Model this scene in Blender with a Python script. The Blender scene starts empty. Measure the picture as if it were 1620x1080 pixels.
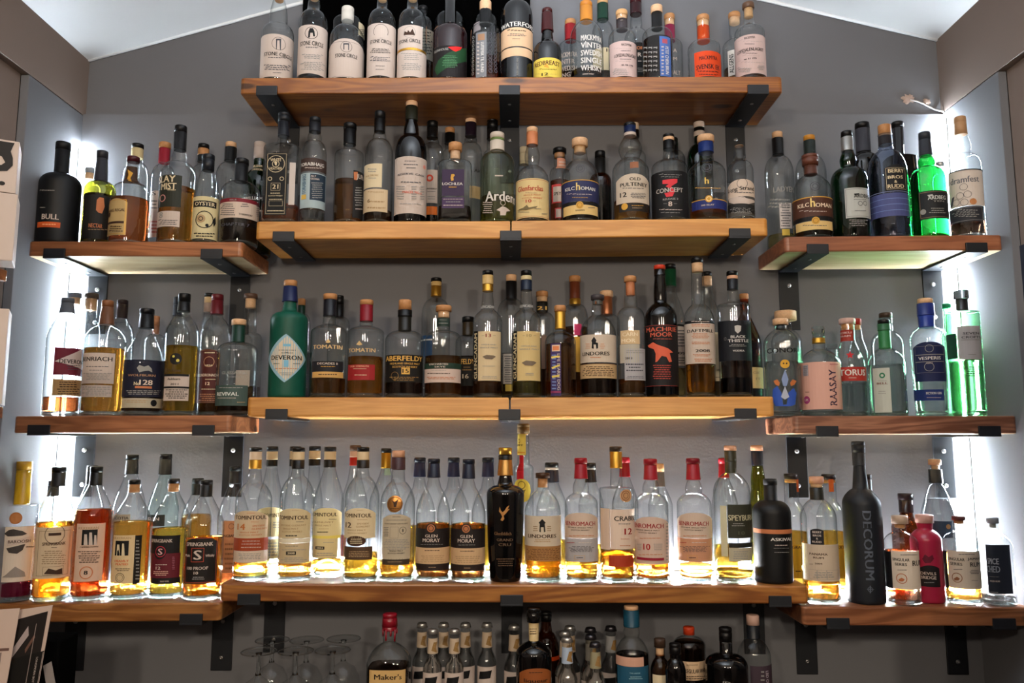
import bpy, bmesh, math, random
from mathutils import Vector, Matrix
from mathutils.geometry import tessellate_polygon
random.seed(7)
SC = bpy.context.scene
COL = SC.collection
PI = math.pi

# ------------------------------------------------------------------ camera
F, PITCH = 1250.0, math.radians(7.2)
CAM = Vector((0, -2.0, 0))
cd = bpy.data.cameras.new('camera'); cam = bpy.data.objects.new('camera', cd); COL.objects.link(cam)
cd.sensor_width = 36; cd.lens = 36*F/1620; cd.clip_start = .02
cam.location = CAM; cam.rotation_euler = (PI/2+PITCH, 0, 0)
SC.camera = cam

# ------------------------------------------------------------------ view, world
SC.view_settings.view_transform = 'Standard'; SC.view_settings.look = 'None'
SC.view_settings.gamma = 1; SC.view_settings.use_curve_mapping = False
SC.view_settings.exposure = 0.0
w = bpy.data.worlds.new('world'); SC.world = w; w.use_nodes = True
w.node_tree.nodes['Background'].inputs[0].default_value = (.5, .5, .52, 1)
w.node_tree.nodes['Background'].inputs[1].default_value = .05
cy = SC.cycles
cy.max_bounces = 14; cy.diffuse_bounces = 3; cy.glossy_bounces = 3; cy.transmission_bounces = 10
cy.transparent_max_bounces = 28; cy.sample_clamp_indirect = 2.5; cy.sample_clamp_direct = 0
cy.use_denoising = True; cy.blur_glossy = .6; cy.use_light_tree = True
cy.use_adaptive_sampling = True; cy.adaptive_threshold = .02

# ------------------------------------------------------------------ room lamps (behind the viewer), plus an added ceiling fill
def area(name, loc, target, size, power, color):
    l = bpy.data.lights.new(name, 'AREA'); l.shape = 'DISK'; l.size = size; l.energy = power; l.color = color
    o = bpy.data.objects.new(name, l); COL.objects.link(o); o.location = loc
    o.rotation_euler = (Vector(target)-Vector(loc)).to_track_quat('-Z', 'Y').to_euler()
    return o
WARM = (1.0, .84, .66); COOL = (.82, .90, 1.0)
area('pendant_lamp', (-.75, -3.0, .72), (-.1, 0, -.15), .16, 17.5, WARM)
area('pendant_lamp', (.75, -3.0, .72), (.1, 0, -.15), .16, 17.5, WARM)
area('pendant_lamp', (0, -4.0, .9), (0, 0, -.2), .3, 18, WARM)
up_ = area('ceiling_fill_light', (0, -1.5, .3), (0, -.95, 1.6), .4, 25, COOL); up_.data.spread = math.radians(95)  # unseen lamp without a fixture, added in front of the viewer to brighten the ceiling

LED_V, LED_H = 580.0, 1750.0

# ------------------------------------------------------------------ pixel -> place
cp, sp = math.cos(PITCH), math.sin(PITCH)
def ray(x, y):
    a, b = x-810.0, 540.0-y
    return Vector((a, F*cp-b*sp, F*sp+b*cp))
def atY(x, y, Y):
    d = ray(x, y); t = (Y-CAM.y)/d.y
    return CAM+d*t

# ------------------------------------------------------------------ materials
PAL = dict(k='#070708', w='#c6b6ab', ww='#dcd8d2', c='#d9c9a6', g='#c9973a', r='#9c1420', navy='#101d3e', br='#3a2418', cu='#b86f45',
  sv='#b9b9b6', cork='#c79a66', cork2='#b47e4c', cork3='#e0b48a', red='#c0141c', or_='#e04a10', mar='#4a0d16', pur='#2d1a36', grn='#0d3b26', dgrn='#0c241c',
  gy='#8d8b86', dgy='#45444a', pk='#d8aa98', pinkw='#c8aea8', yel='#d9b93a', blue='#1c2f6a', lb='#7a92c0', ol='#2a2c1c', peach='#cf9c7c', tan='#a98c66', teal='#123c4c', slate='#23262c')
def lin(h):
    if isinstance(h, str):
        h = PAL.get(h, h); h = [int(h[i:i+2], 16)/255 for i in (1, 3, 5)]
        return tuple((c/12.92 if c <= .04045 else ((c+.055)/1.055)**2.4) for c in h)
    return h
_M = {}
def newmat(key):
    m = bpy.data.materials.new(key); m.use_nodes = True; nt = m.node_tree
    for n in list(nt.nodes): nt.nodes.remove(n)
    out = nt.nodes.new('ShaderNodeOutputMaterial'); _M[key] = m
    return m, nt, out
def plain(col, kind='paper'):
    key = f'{kind}_{col}'
    if key in _M: return _M[key]
    m, nt, out = newmat(key); p = nt.nodes.new('ShaderNodeBsdfPrincipled')
    c = lin(col); p.inputs['Base Color'].default_value = (*c, 1)
    rough, metal = dict(paper=(.62, 0), cap=(.38, 0), ink=(.5, 0), metal=(.32, .85), wax=(.3, 0), gloss=(.07, 0), matte=(.5, 0), dead=(.95, 0), foil=(.33, .45), wall=(.85, 0), powder=(.5, .2))[kind]
    p.inputs['Roughness'].default_value = rough; p.inputs['Metallic'].default_value = metal
    if kind in ('paper', 'ink', 'cap', 'matte'): p.inputs['Specular IOR Level'].default_value = .28
    if kind == 'dead': p.inputs['Specular IOR Level'].default_value = 0
    if kind == 'paper' or kind == 'wall':
        n = nt.nodes.new('ShaderNodeTexNoise'); n.inputs['Scale'].default_value = 900 if kind == 'paper' else 160
        b = nt.nodes.new('ShaderNodeBump'); b.inputs['Strength'].default_value = .05 if kind == 'paper' else .18; b.inputs['Distance'].default_value = .001
        nt.links.new(n.outputs[0], b.inputs['Height']); nt.links.new(b.outputs[0], p.inputs['Normal'])
    if kind == 'wall':
        tc = nt.nodes.new('ShaderNodeTexCoord'); n2 = nt.nodes.new('ShaderNodeTexNoise'); n2.inputs['Scale'].default_value = 3; n2.inputs['Detail'].default_value = 6
        nt.links.new(tc.outputs['Object'], n2.inputs['Vector']); nt.links.new(tc.outputs['Object'], n.inputs['Vector'])
        mx = nt.nodes.new('ShaderNodeMixRGB'); mx.inputs[1].default_value = (*[v*.9 for v in c], 1); mx.inputs[2].default_value = (*[v*1.1 for v in c], 1)
        nt.links.new(n2.outputs[0], mx.inputs[0]); nt.links.new(mx.outputs[0], p.inputs['Base Color'])
    nt.links.new(p.outputs[0], out.inputs[0])
    return m
def corkmat(col='cork'):
    key = 'corkwood_'+col
    if key in _M: return _M[key]
    m, nt, out = newmat(key); p = nt.nodes.new('ShaderNodeBsdfPrincipled'); c = lin(col)
    tc = nt.nodes.new('ShaderNodeTexCoord'); n = nt.nodes.new('ShaderNodeTexNoise'); n.inputs['Scale'].default_value = 260; n.inputs['Detail'].default_value = 5
    mx = nt.nodes.new('ShaderNodeMixRGB'); mx.inputs[1].default_value = (*[v*.72 for v in c], 1); mx.inputs[2].default_value = (*[min(1, v*1.2) for v in c], 1)
    nt.links.new(tc.outputs['Object'], n.inputs['Vector']); nt.links.new(n.outputs[0], mx.inputs[0]); nt.links.new(mx.outputs[0], p.inputs['Base Color'])
    p.inputs['Roughness'].default_value = .6; nt.links.new(p.outputs[0], out.inputs[0]); return m
def thin_glass(key, tint, edge, rough=.015, refl=.85):
    """a thin glass wall: clear face on, darker where the line of sight runs along it, Fresnel reflection"""
    key = 'glass_'+key
    if key in _M: return _M[key]
    m, nt, out = newmat(key); N = nt.nodes.new; L = nt.links.new
    lw = N('ShaderNodeLayerWeight'); lw.inputs['Blend'].default_value = .5
    pw = N('ShaderNodeMath'); pw.operation = 'POWER'; pw.inputs[1].default_value = 3.0; L(lw.outputs['Facing'], pw.inputs[0])
    mx = N('ShaderNodeMixRGB'); mx.inputs[1].default_value = (*tint, 1); mx.inputs[2].default_value = (*edge, 1); L(pw.outputs[0], mx.inputs[0])
    tr = N('ShaderNodeBsdfTransparent'); L(mx.outputs[0], tr.inputs[0])
    gl = N('ShaderNodeBsdfGlossy'); gl.inputs['Color'].default_value = (.95, .97, 1, 1); gl.inputs['Roughness'].default_value = rough
    p5 = N('ShaderNodeMath'); p5.operation = 'POWER'; p5.inputs[1].default_value = 4.0; L(lw.outputs['Facing'], p5.inputs[0])
    ma = N('ShaderNodeMath'); ma.operation = 'MULTIPLY_ADD'; ma.inputs[1].default_value = refl; ma.inputs[2].default_value = .042; L(p5.outputs[0], ma.inputs[0])
    ms = N('ShaderNodeMixShader'); L(ma.outputs[0], ms.inputs[0]); L(tr.outputs[0], ms.inputs[1]); L(gl.outputs[0], ms.inputs[2])
    tc = N('ShaderNodeTexCoord'); nz = N('ShaderNodeTexNoise'); nz.inputs['Scale'].default_value = 38; L(tc.outputs['Object'], nz.inputs['Vector'])
    bp = N('ShaderNodeBump'); bp.inputs['Strength'].default_value = .12; bp.inputs['Distance'].default_value = .004; L(nz.outputs[0], bp.inputs['Height']); L(bp.outputs[0], gl.inputs['Normal'])
    L(ms.outputs[0], out.inputs[0]); return m
def solid_glass(key, col, ior=1.45, mixt=.0):
    key = 'solid_'+key
    if key in _M: return _M[key]
    m, nt, out = newmat(key); N = nt.nodes.new; L = nt.links.new
    g = N('ShaderNodeBsdfGlass'); g.inputs['Color'].default_value = (*col, 1); g.inputs['IOR'].default_value = ior; g.inputs['Roughness'].default_value = 0
    if mixt:
        t = N('ShaderNodeBsdfTransparent'); t.inputs[0].default_value = (*[c*.97 for c in col], 1)
        ms = N('ShaderNodeMixShader'); ms.inputs[0].default_value = mixt; L(g.outputs[0], ms.inputs[1]); L(t.outputs[0], ms.inputs[2]); L(ms.outputs[0], out.inputs[0])
    else: L(g.outputs[0], out.inputs[0])
    return m
GLASS = dict(
  clear=lambda: thin_glass('clear', (.95, .965, .96), (.34, .38, .38)),
  aqua=lambda: thin_glass('aqua', (.88, .96, .94), (.28, .44, .42)),
  blueish=lambda: thin_glass('blueish', (.62, .68, .80), (.10, .13, .22)),
  green=lambda: thin_glass('green', (.06, .22, .10), (.004, .02, .01)),
  brightgreen=lambda: thin_glass('brightgreen', (.09, .62, .20), (.01, .1, .03)),
  palegreen=lambda: thin_glass('palegreen', (.80, .86, .72), (.26, .32, .2)),
  midgreen=lambda: thin_glass('midgreen', (.52, .82, .58), (.14, .34, .20)),
  olive=lambda: thin_glass('olive', (.50, .48, .12), (.04, .04, .01)),
  brown=lambda: thin_glass('brown', (.38, .15, .05), (.02, .006, .002)),
  black=lambda: plain('#060607', 'gloss'), matte=lambda: plain('#060709', 'matte'), slate=lambda: plain('#14171d', 'matte'),
  teal=lambda: plain('#084636', 'matte'), pink=lambda: plain('#a01e3c', 'wax'), darkred=lambda: plain('#1c0709', 'gloss'), bluewax=lambda: plain('#0c1f6e', 'wax'))
OPAQUE = {'black', 'matte', 'slate', 'teal', 'pink', 'darkred'}
LIQ = dict(yellow=(1.0, .57, .07), amber=(.95, .45, .06), orange=(.90, .36, .05), redamber=(.72, .17, .04), brown=(.50, .20, .05), dark=(.22, .085, .03),
  maroon=(.30, .02, .06), olive=(.55, .46, .10), clear=(.97, .99, .99), pale=(.98, .85, .45), salmon=(.93, .50, .30), navy=(.03, .04, .07), green=(.6, .9, .62), gloom=(.10, .05, .03))
def liqmat(k): return solid_glass('liquid_'+k, tuple(v**.5 for v in LIQ[k]), 1.34, .22)
def matof(spec):
    """'cork*' are stoppers, 'm:gold' metal, 'f:' foil, 'p:' paper, 'x:' gloss, else satin cap"""
    if not isinstance(spec, str): return plain(spec, 'cap')
    if spec.startswith('cork'): return corkmat(spec)
    if spec == 'glass': return solid_glass('stopper', (.9, .93, .93), 1.45)
    if spec[1:2] == ':':
        k = dict(m='metal', f='foil', p='paper', x='gloss', w='wax', t='matte')[spec[0]]; return plain(spec[2:], k)
    return plain(spec, 'cap')

# ------------------------------------------------------------------ objects
def tag(o, label=None, cat=None, group=None, kind=None):
    if label: o['label'] = label
    if cat: o['category'] = cat
    if group: o['group'] = group
    if kind: o['kind'] = kind
    return o
def empty(name, loc, rz=0):
    o = bpy.data.objects.new(name, None); COL.objects.link(o); o.location = loc; o.rotation_euler = (0, 0, rz); o.empty_display_size = .02
    return o
def mesh(name, vf, mats, parent=None, smooth=True, midx=None, loc=None):
    me = bpy.data.meshes.new(name); me.from_pydata(vf[0], [], vf[1])
    for m in mats: me.materials.append(m)
    if midx is not None: me.polygons.foreach_set('material_index', midx)
    if smooth: me.polygons.foreach_set('use_smooth', [True]*len(me.polygons))
    me.update()
    o = bpy.data.objects.new(name, me); COL.objects.link(o)
    if parent: o.parent = parent
    if loc is not None: o.location = loc
    return o
def box_vf(x0, x1, y0, y1, z0, z1, bev=0, seg=2):
    bm = bmesh.new(); bmesh.ops.create_cube(bm, size=1)
    for v in bm.verts: v.co = Vector((x0+(v.co.x+.5)*(x1-x0), y0+(v.co.y+.5)*(y1-y0), z0+(v.co.z+.5)*(z1-z0)))
    if bev: bmesh.ops.bevel(bm, geom=bm.edges[:], offset=bev, segments=seg, profile=.5, affect='EDGES')
    r = bm_vf(bm); bm.free(); return r
def bm_vf(bm):
    bm.verts.index_update()
    return [tuple(v.co) for v in bm.verts], [[v.index for v in f.verts] for f in bm.faces]
def join(*vfs):
    V, Fc = [], []
    for v, f in vfs:
        n = len(V); V += list(v); Fc += [[i+n for i in q] for q in f]
    return V, Fc
def boxo(name, b, mat, parent=None, bev=0, smooth=False):
    return mesh(name, box_vf(*b, bev=bev), [mat], parent, smooth=smooth)
def tube_vf(pts, r, n=8):
    V, Fc = [], []
    for i, p in enumerate(pts):
        p = Vector(p); a = Vector(pts[max(0, i-1)]); b = Vector(pts[min(len(pts)-1, i+1)]); d = (b-a).normalized()
        u = d.orthogonal().normalized() if i == 0 else (pu-d*pu.dot(d)).normalized()
        pu = u; v = d.cross(u)
        for k in range(n):
            t = 2*PI*k/n; V.append(tuple(p+(u*math.cos(t)+v*math.sin(t))*r))
    for i in range(len(pts)-1):
        for k in range(n): Fc.append([i*n+k, i*n+(k+1) % n, (i+1)*n+(k+1) % n, (i+1)*n+k])
    Fc.append(list(range(n))[::-1]); Fc.append([(len(pts)-1)*n+k for k in range(n)])
    return V, Fc

# cross-section: superellipse n (2 = round), a = depth/width
def rad(th, n, a):
    if n <= 2 and a == 1: return 1.0
    s, c = abs(math.sin(th)), abs(math.cos(th)/a)
    return (s**n+c**n)**(-1.0/n)
def lathe(prof, seg=40, n=2, a=1, close=True, ribs=0, nf=None):
    """prof: (r, z) or (r, z, blend) - blend 0 is round, 1 is the full superellipse"""
    V, Fc = [], []
    for p in prof:
        bl = p[2] if len(p) > 2 else 1
        for k in range(seg):
            th = 2*PI*k/seg; q = 1+(rad(th, n, a)-1)*bl; r = p[0]*q
            if ribs and bl > .5: r *= 1+ribs*(.5*math.cos(th*(seg//4)*1.0)-.5)
            V.append((r*math.sin(th), -r*math.cos(th), p[1]))
    m = len(prof)
    for i in range(m-1):
        for k in range(seg): Fc.append([i*seg+k, i*seg+(k+1) % seg, (i+1)*seg+(k+1) % seg, (i+1)*seg+k])
    if close: Fc.append(list(range(seg))[::-1]); Fc.append([(m-1)*seg+k for k in range(seg)])
    return V, Fc

# ------------------------------------------------------------------ letters (each character once)
CH = {}
def load_chars(chars):
    tmp = []
    def mk(s):
        c = bpy.data.curves.new('t', 'FONT'); c.body = s; c.size = 1; c.resolution_u = 2; c.offset = 0
        o = bpy.data.objects.new('t', c); COL.objects.link(o); tmp.append(o); return o
    obs = {c: (mk(c), mk(c+'I')) for c in chars}; i_ = mk('I'); h_ = mk('H')
    bpy.context.view_layer.update(); dg = bpy.context.evaluated_depsgraph_get()
    def get(o):
        me = o.evaluated_get(dg).to_mesh(); me_v = [(v.co.x, v.co.y) for v in me.vertices]; f = [list(p.vertices) for p in me.polygons]
        o.evaluated_get(dg).to_mesh_clear(); return me_v, f
    iv = max(v[0] for v in get(i_)[0]); H = max(v[1] for v in get(h_)[0])
    for c, (o, o2) in obs.items():
        v, f = get(o); v2, _ = get(o2); adv = (max(q[0] for q in v2)-iv)/H
        CH[c] = ([(x/H, y/H) for x, y in v], f, adv)
    CH[' '] = ([], [], .45)
    for o in tmp:
        c = o.data; bpy.data.objects.remove(o); bpy.data.curves.remove(c)
load_chars("ABCDEFGHIJKLMNOPQRSTUVWXYZabcdefghijklmnopqrstuvwxyz0123456789&'.°")
def text2d(s, bold=0):
    """glyphs laid out from x=0, cap height 1; returns verts, faces, width"""
    V, Fc, x = [], [], 0
    for c in s:
        v, f, a = CH[c]; n = len(V); V += [(x+q[0], q[1]) for q in v]; Fc += [[i+n for i in q] for q in f]; x += a
    n = len(V); V += [(q[0]+.07, q[1]) for q in V]; Fc += [[i+n for i in f] for f in Fc]      # second strike for weight
    x1 = max(q[0] for q in V); x0 = min(q[0] for q in V)
    return [(q[0]-x0, q[1]) for q in V], Fc, x1-x0
# ------------------------------------------------------------------ shelves: pixel ends of each front face -> real boards
YF = -.20                                  # front edge of every shelf
#        x0    x1    y_top_left y_top_right y_bot_left y_bot_right
SHELF = dict(
  C1=[(380, 1238, 122.5, 120.5, 148, 146)],
  C2=[(404.5, 807, 349.8, 349, 378.5, 377), (809.5, 1215, 348.6, 344.3, 376.5, 373)],
  C3=[(391, 805, 628, 628.5, 659, 659.5), (808, 1225, 628.5, 626.8, 659.5, 658)],
  C4=[(348, 1279, 922.5, 926.5, 951.5, 955)],
  L2=[(45, 384, 381, 382, 405, 406)], L3=[(22, 366, 658, 656.5, 684, 684.5)], L4=[(-15, 350, 956, 953, 984, 983)],
  R2=[(1241, 1586, 374, 371, 398.5, 395.5)], R3=[(1255, 1609, 657.5, 657.5, 686, 686)], R4=[(1269, 1640, 959.5, 961, 989.5, 990.5)])
PLACE = dict(C1='on the top shelf', C2='on the upper central shelves', C3='on the middle central shelves', C4='on the lowest central shelf',
  L2='on the upper left shelf', L3='on the middle left shelf', L4='on the lowest left shelf',
  R2='on the upper right shelf', R3='on the middle right shelf', R4='on the lowest right shelf', K='on the counter below')
K_Z = atY(810, 1128, -.15).z
def shelf_z(s, px):
    if s == 'K': return K_Z
    for i_, (x0, x1, a, b, _, _) in enumerate(SHELF[s]):
        if px <= x1+3 or i_ == len(SHELF[s])-1:
            t = (px-x0)/(x1-x0); return atY(px, a+(b-a)*t, YF).z
def shelf_py(s, px):
    if s == 'K': return 1128
    x0, x1, a, b = SHELF[s][0][:4]; return (a+b)/2

CROP = dict(a=(370, 0, 5.022), b=(640, 0, 5.022), c=(930, 0, 5.022), d=(0, 180, 3.682), e=(400, 160, 4.153), f=(660, 160, 4.153), g=(940, 160, 4.153), h=(1180, 130, 3.484),
  i=(0, 430, 3.857), j=(390, 410, 4.153), k=(660, 410, 4.153), l=(940, 410, 4.153), m=(1190, 430, 3.767), n=(0, 690, 3.485), o=(340, 680, 3.856), p=(600, 660, 3.6),
  q=(880, 680, 3.858), r=(1180, 680, 3.375), s=(370, 940, 3.767), t=(780, 940, 3.522), z=(0, 0, 1))
# label pieces, in the measuring frame of their bottle
def T(s, x, y, w, h, col='k'): return ('T', s, x, y, w, h, col, 0)
def V(s, x, y, w, h, col='k', up=1): return ('T', s, x, y, w, h, col, up)
def P(x0, y0, x1, y1, n, col='dgy'): return ('P', x0, y0, x1, y1, n, col)
def R(x0, y0, x1, y1, col): return ('R', x0, y0, x1, y1, col)
def O(x, y, r, col='k', t=.12): return ('O', x, y, r, col, t)
def D(x, y, r, col='k'): return ('D', x, y, r, col)
def G(col, *pts): return ('G', col, pts)
def Fr(x0, y0, x1, y1, col='k', t=4): return ('F', x0, y0, x1, y1, col, t)
def Lb(x0, y0, x1, y1, col, items=(), top='', nm='label', desc=None): return (x0, y0, x1, y1, col, list(items), top, nm, desc)

PLACED = []
CATS = {}
def B(shelf, crop, x, w, yt, ysh, ynk, nw, glass, liq, caps, labs, desc, d=0, sh='r', n=2, a=1, bulb=0, tb=1, rot=0, name='whisky_bottle', dz=0, ribs=0, nt=None, full=None, ringed=0, X=None, place=None):
    cx, cy_, s = CROP[crop]
    px = lambda v: cx+v/s
    py = lambda v: cy_+v/s
    bx = px(x); zb = shelf_z(shelf, bx); fy = shelf_py(shelf, bx)
    sy = py(ysh) if ysh is not None else fy-60
    my = (sy+fy)/2; Rr = .038
    for _ in range(3):
        Y = (YF+.010+Rr*(a if n > 2 else 1))*(1-d)+(-.006-Rr*(a if n > 2 else 1))*d
        if shelf == 'K': Y = -.24+.16*d
        p = atY(bx, my, Y); phi = math.atan2(p.x, p.y-CAM.y)
        dep = (p-CAM).dot(Vector((0, cp, sp)))
        k = dep*math.cos(phi)/F/s                 # metres per measuring unit across
        Rr = w*k/2
    Rr *= .975
    Xb = p.x if X is None else X
    zz = lambda v: atY(bx, py(v), Y).z-zb
    psi = -phi if n == 2 else math.radians(rot)
    root = empty(name, (Xb, Y, zb), psi)
    label = desc+' '+(place or PLACE[shelf])
    cat = {'whisky_bottle': 'bottle', 'gin_bottle': 'bottle', 'rum_bottle': 'bottle', 'vodka_bottle': 'bottle', 'tonic_bottle': 'bottle', 'spirit_bottle': 'bottle'}.get(name, name.replace('_', ' '))
    tag(root, label, cat, 'bottles '+PLACE[shelf])
    PLACED.append((shelf, Xb, Y, Rr, Rr*a if n > 2 else Rr, label, root))
    # ---- profile
    real = [c for c in caps if not c[0].startswith('plug:')]
    plugs = [c for c in caps if c[0].startswith('plug:')]
    lim = {'r': .62, 'm': .62, 's': .92, 'q': .5}.get(sh, .78) if isinstance(sh, str) else .78
    if n == 2: ynk = max(ynk, ysh-lim*w)
    hg = zz(caps[0][1])+.0015; hs, hn = zz(ysh), zz(ynk); last = real[-1]
    rn = nw*k/2
    if nt: rt = nt*k/2
    elif plugs: rt = max(plugs[0][2]*1.12*k/2, .0105)
    else: rt = last[2]*k/2*.9
    lowcap = zz(last[1]) if len(real) > 1 or not plugs else hg
    al, be = dict(r=(2.3, .55), s=(1.5, 1.2), q=(6, .5), m=(2.0, .85), t=(1.2, 1.0))[sh] if isinstance(sh, str) else sh
    prof = [(Rr*.80*tb, .0008, 1), (Rr*.93*tb, .0005, 1), (Rr*.985*tb, .003, 1), (Rr*tb, .008, 1)]
    for i in range(1, 6): t = i/5; prof.append((Rr*(tb+(1-tb)*t**.6), .008+(hs-.008)*t, 1))
    for i in range(1, 15):
        t = i/14; u = 1-(1-t)**1.5 if al > 2 else t
        f = max(0, 1-u**al)**be
        prof.append((rn+(Rr-rn)*f, hs+(hn-hs)*u, max(0, 1-t*1.15)))
    nb = 9 if bulb else 3
    zlow = max(hn+.003, min(lowcap, hg-.002))
    for i in range(1, nb+1):
        t = i/nb; b_ = bulb*math.sin(PI*t)**1.3
        prof.append((rn+(rt-rn)*t+b_*rt, hn+(zlow-hn)*t, 0))
    if ringed: prof += [(rt*1.15, zlow+.001, 0), (rt*1.15, zlow+.004, 0), (rt, zlow+.005, 0)]
    if hg > zlow+.004: prof += [(rt, hg-.003, 0), (rt*1.06, hg-.0025, 0), (rt*1.06, hg, 0)]
    gm = GLASS[glass]()
    body = lathe(prof, 40 if n == 2 else 48, n, a, close=False, ribs=ribs)
    sg = 40 if n == 2 else 48
    body[1].append(list(range(sg))[::-1])
    mats = [gm]; mi = [0]*len(body[1])
    if glass not in OPAQUE:
        bs = lathe([(Rr*.86*tb, .0018, 1), (Rr*.93*tb, .004, 1), (Rr*.93*tb, .0085, 1), (Rr*.80*tb, .0115, 1), (Rr*.3*tb, .0095, 1)], sg, n, a)
        body = join(body, bs); tint = dict(green=(.05, .3, .12), brightgreen=(.1, .8, .3), olive=(.5, .5, .15), brown=(.4, .16, .05)).get(glass, (.93, .97, .96))
        mats.append(solid_glass('base_'+glass, tint, 1.45, .25)); mi += [1]*len(bs[1])
    bo = mesh('glass_body', body, mats, root, midx=mi)
    def rz(z):
        if z <= prof[0][1]: return prof[3][0], 1
        for p0, p1 in zip(prof, prof[1:]):
            if z <= p1[1]:
                t = (z-p0[1])/max(1e-6, p1[1]-p0[1]); return p0[0]+(p1[0]-p0[0])*t, p0[2]+(p1[2]-p0[2])*t
        return prof[-1][0], 0
    if liq:
        zl = zz(liq[1]); z0 = .0125; q = []
        for p_ in prof[2:]:
            if p_[1] > z0 and p_[1] < zl-.001: q.append((max(.004, p_[0]*.955-.0008), p_[1], p_[2]))
        r0, b0 = rz(z0); r1, b1 = rz(zl)
        q = [((r0*.955-.0008)*.93, z0, b0), (r0*.955-.0008, z0+.002, b0)]+[t for t in q if t[1] > z0+.003]+[(r1*.955-.0008, zl, b1)]
        if glass not in OPAQUE and zl > z0+.004: mesh('liquid', lathe(q, sg, n, a), [liqmat(liq[0])], root)
    # ---- caps and foils
    y0 = yt; first = True
    for c in caps:
        z1, z0 = zz(y0), zz(c[1]); r1 = c[2]*k/2; r0 = (c[3] if len(c) > 3 else c[2])*k/2
        m = c[0]
        if m.startswith('plug:'):
            mesh('cork_plug', lathe([(r1*.9, z0), (r1, z0+.001), (r1, hg-.001), (r1*.5, hg)], 24), [matof(m[5:])], root); y0 = c[1]; continue
        mt = matof(m); e = min(.0022, (z1-z0)*.2)
        pr = [(r0*.8, z0), (r0, z0+.0004), (r1, z1-e), (r1-e*.35, z1-e*.35), (r1-e, z1), (.001, z1+.0002)] if first else [(r0*.86, z0+.0002), (r0, z0), (r0*1.02, z0+.0015), (r0, z0+.002), (r1, z1-.0006), (r1*.94, z1)]
        if first and (z1-z0) > .022 and not m.startswith('cork'):      # a line where cap meets sleeve
            zs = z1-(z1-z0)*.32; pr = pr[:2]+[(r1, zs-.0012), (r1*.965, zs-.0008), (r1*.965, zs), (r1, zs+.0004)]+pr[2:]
        nm = ('stopper' if m.startswith('cork') or m == 'glass' else 'cap') if first else 'neck_foil'
        mesh(nm, lathe(pr, 28), [mt], root); y0 = c[1]; first = False
    # ---- labels
    loc = Vector((Xb, Y, zb)); Ri = Matrix.Rotation(-psi, 3, 'Z')
    ad = a if n > 2 else 1
    def hit(u, v):
        dr = Ri@ray(px(u), py(v)); o = Ri@(CAM-loc); r = Rr
        if n > 2:
            t = (-ad*Rr-o.y)/dr.y; q = o+dr*t; return q.x, q.z
        for _ in range(4):
            A = dr.x**2+dr.y**2; Bq = o.x*dr.x+o.y*dr.y; C = o.x**2+o.y**2-r*r; dd = Bq*Bq-A*C
            if dd <= 0:
                t = -Bq/A; q = o+dr*t; return math.copysign(math.radians(84), q.x)*Rr, q.z
            t = (-Bq-math.sqrt(dd))/A; q = o+dr*t; r = rz(q.z)[0]
        th = math.atan2(q.x, -q.y); return th*Rr, q.z
    def pt(s_, z, lift):
        th = s_/Rr if n == 2 else math.atan2(s_, ad*Rr)
        r, bl = rz(z); r = r*(1+(rad(th, n, a)-1)*bl)+lift
        return (r*math.sin(th), -r*math.cos(th), z)
    for lb in labs:
        x0, y0_, x1, y1_, col, items, top, nm, ldesc = lb
        cxm = (x0+x1)/2
        sa, _ = hit(x0, (y0_+y1_)/2); sb, _ = hit(x1, (y0_+y1_)/2); _, zt = hit(cxm, y0_); _, zbm = hit(cxm, y1_)
        zbm = max(zbm, .004)
        cols, VV, FF, MI = [], [], [], []
        def mix(c):
            if c not in cols: cols.append(c)
            return cols.index(c)
        def strip(sa, sb, ft, fb, c, lift, nc=None):
            nc = nc or max(2, int(abs(sb-sa)/Rr/.16)+1); b0 = len(VV); nr = 3
            for i in range(nc+1):
                s_ = sa+(sb-sa)*i/nc; t_, b_ = ft(i/nc), fb(i/nc)
                for j in range(nr+1): VV.append(pt(s_, b_+(t_-b_)*j/nr, lift))
            for i in range(nc):
                for j in range(nr):
                    q = b0+i*(nr+1)+j; FF.append([q, q+nr+1, q+nr+2, q+1]); MI.append(mix(c))
        if col:
            H = zt-zbm; Wd = abs(sb-sa)
            ft = dict(arch=lambda t: zt-min(H*.35, Wd*.16)*(abs(2*t-1)**2.2), diamond=lambda t: (zt+zbm)/2+(H/2)*(1-abs(2*t-1)**1.15)+1e-4, oval=lambda t: (zt+zbm)/2+(H/2)*math.sqrt(max(0, 1-(2*t-1)**2))).get(top, lambda t: zt)
            fb = dict(diamond=lambda t: (zt+zbm)/2-(H/2)*(1-abs(2*t-1)**1.15)-1e-4, oval=lambda t: (zt+zbm)/2-(H/2)*math.sqrt(max(0, 1-(2*t-1)**2)), arch=lambda t: zbm).get(top, lambda t: zbm)
            strip(sa, sb, ft, fb, col, .0005, 20 if top else None)
        li = .0008
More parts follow.
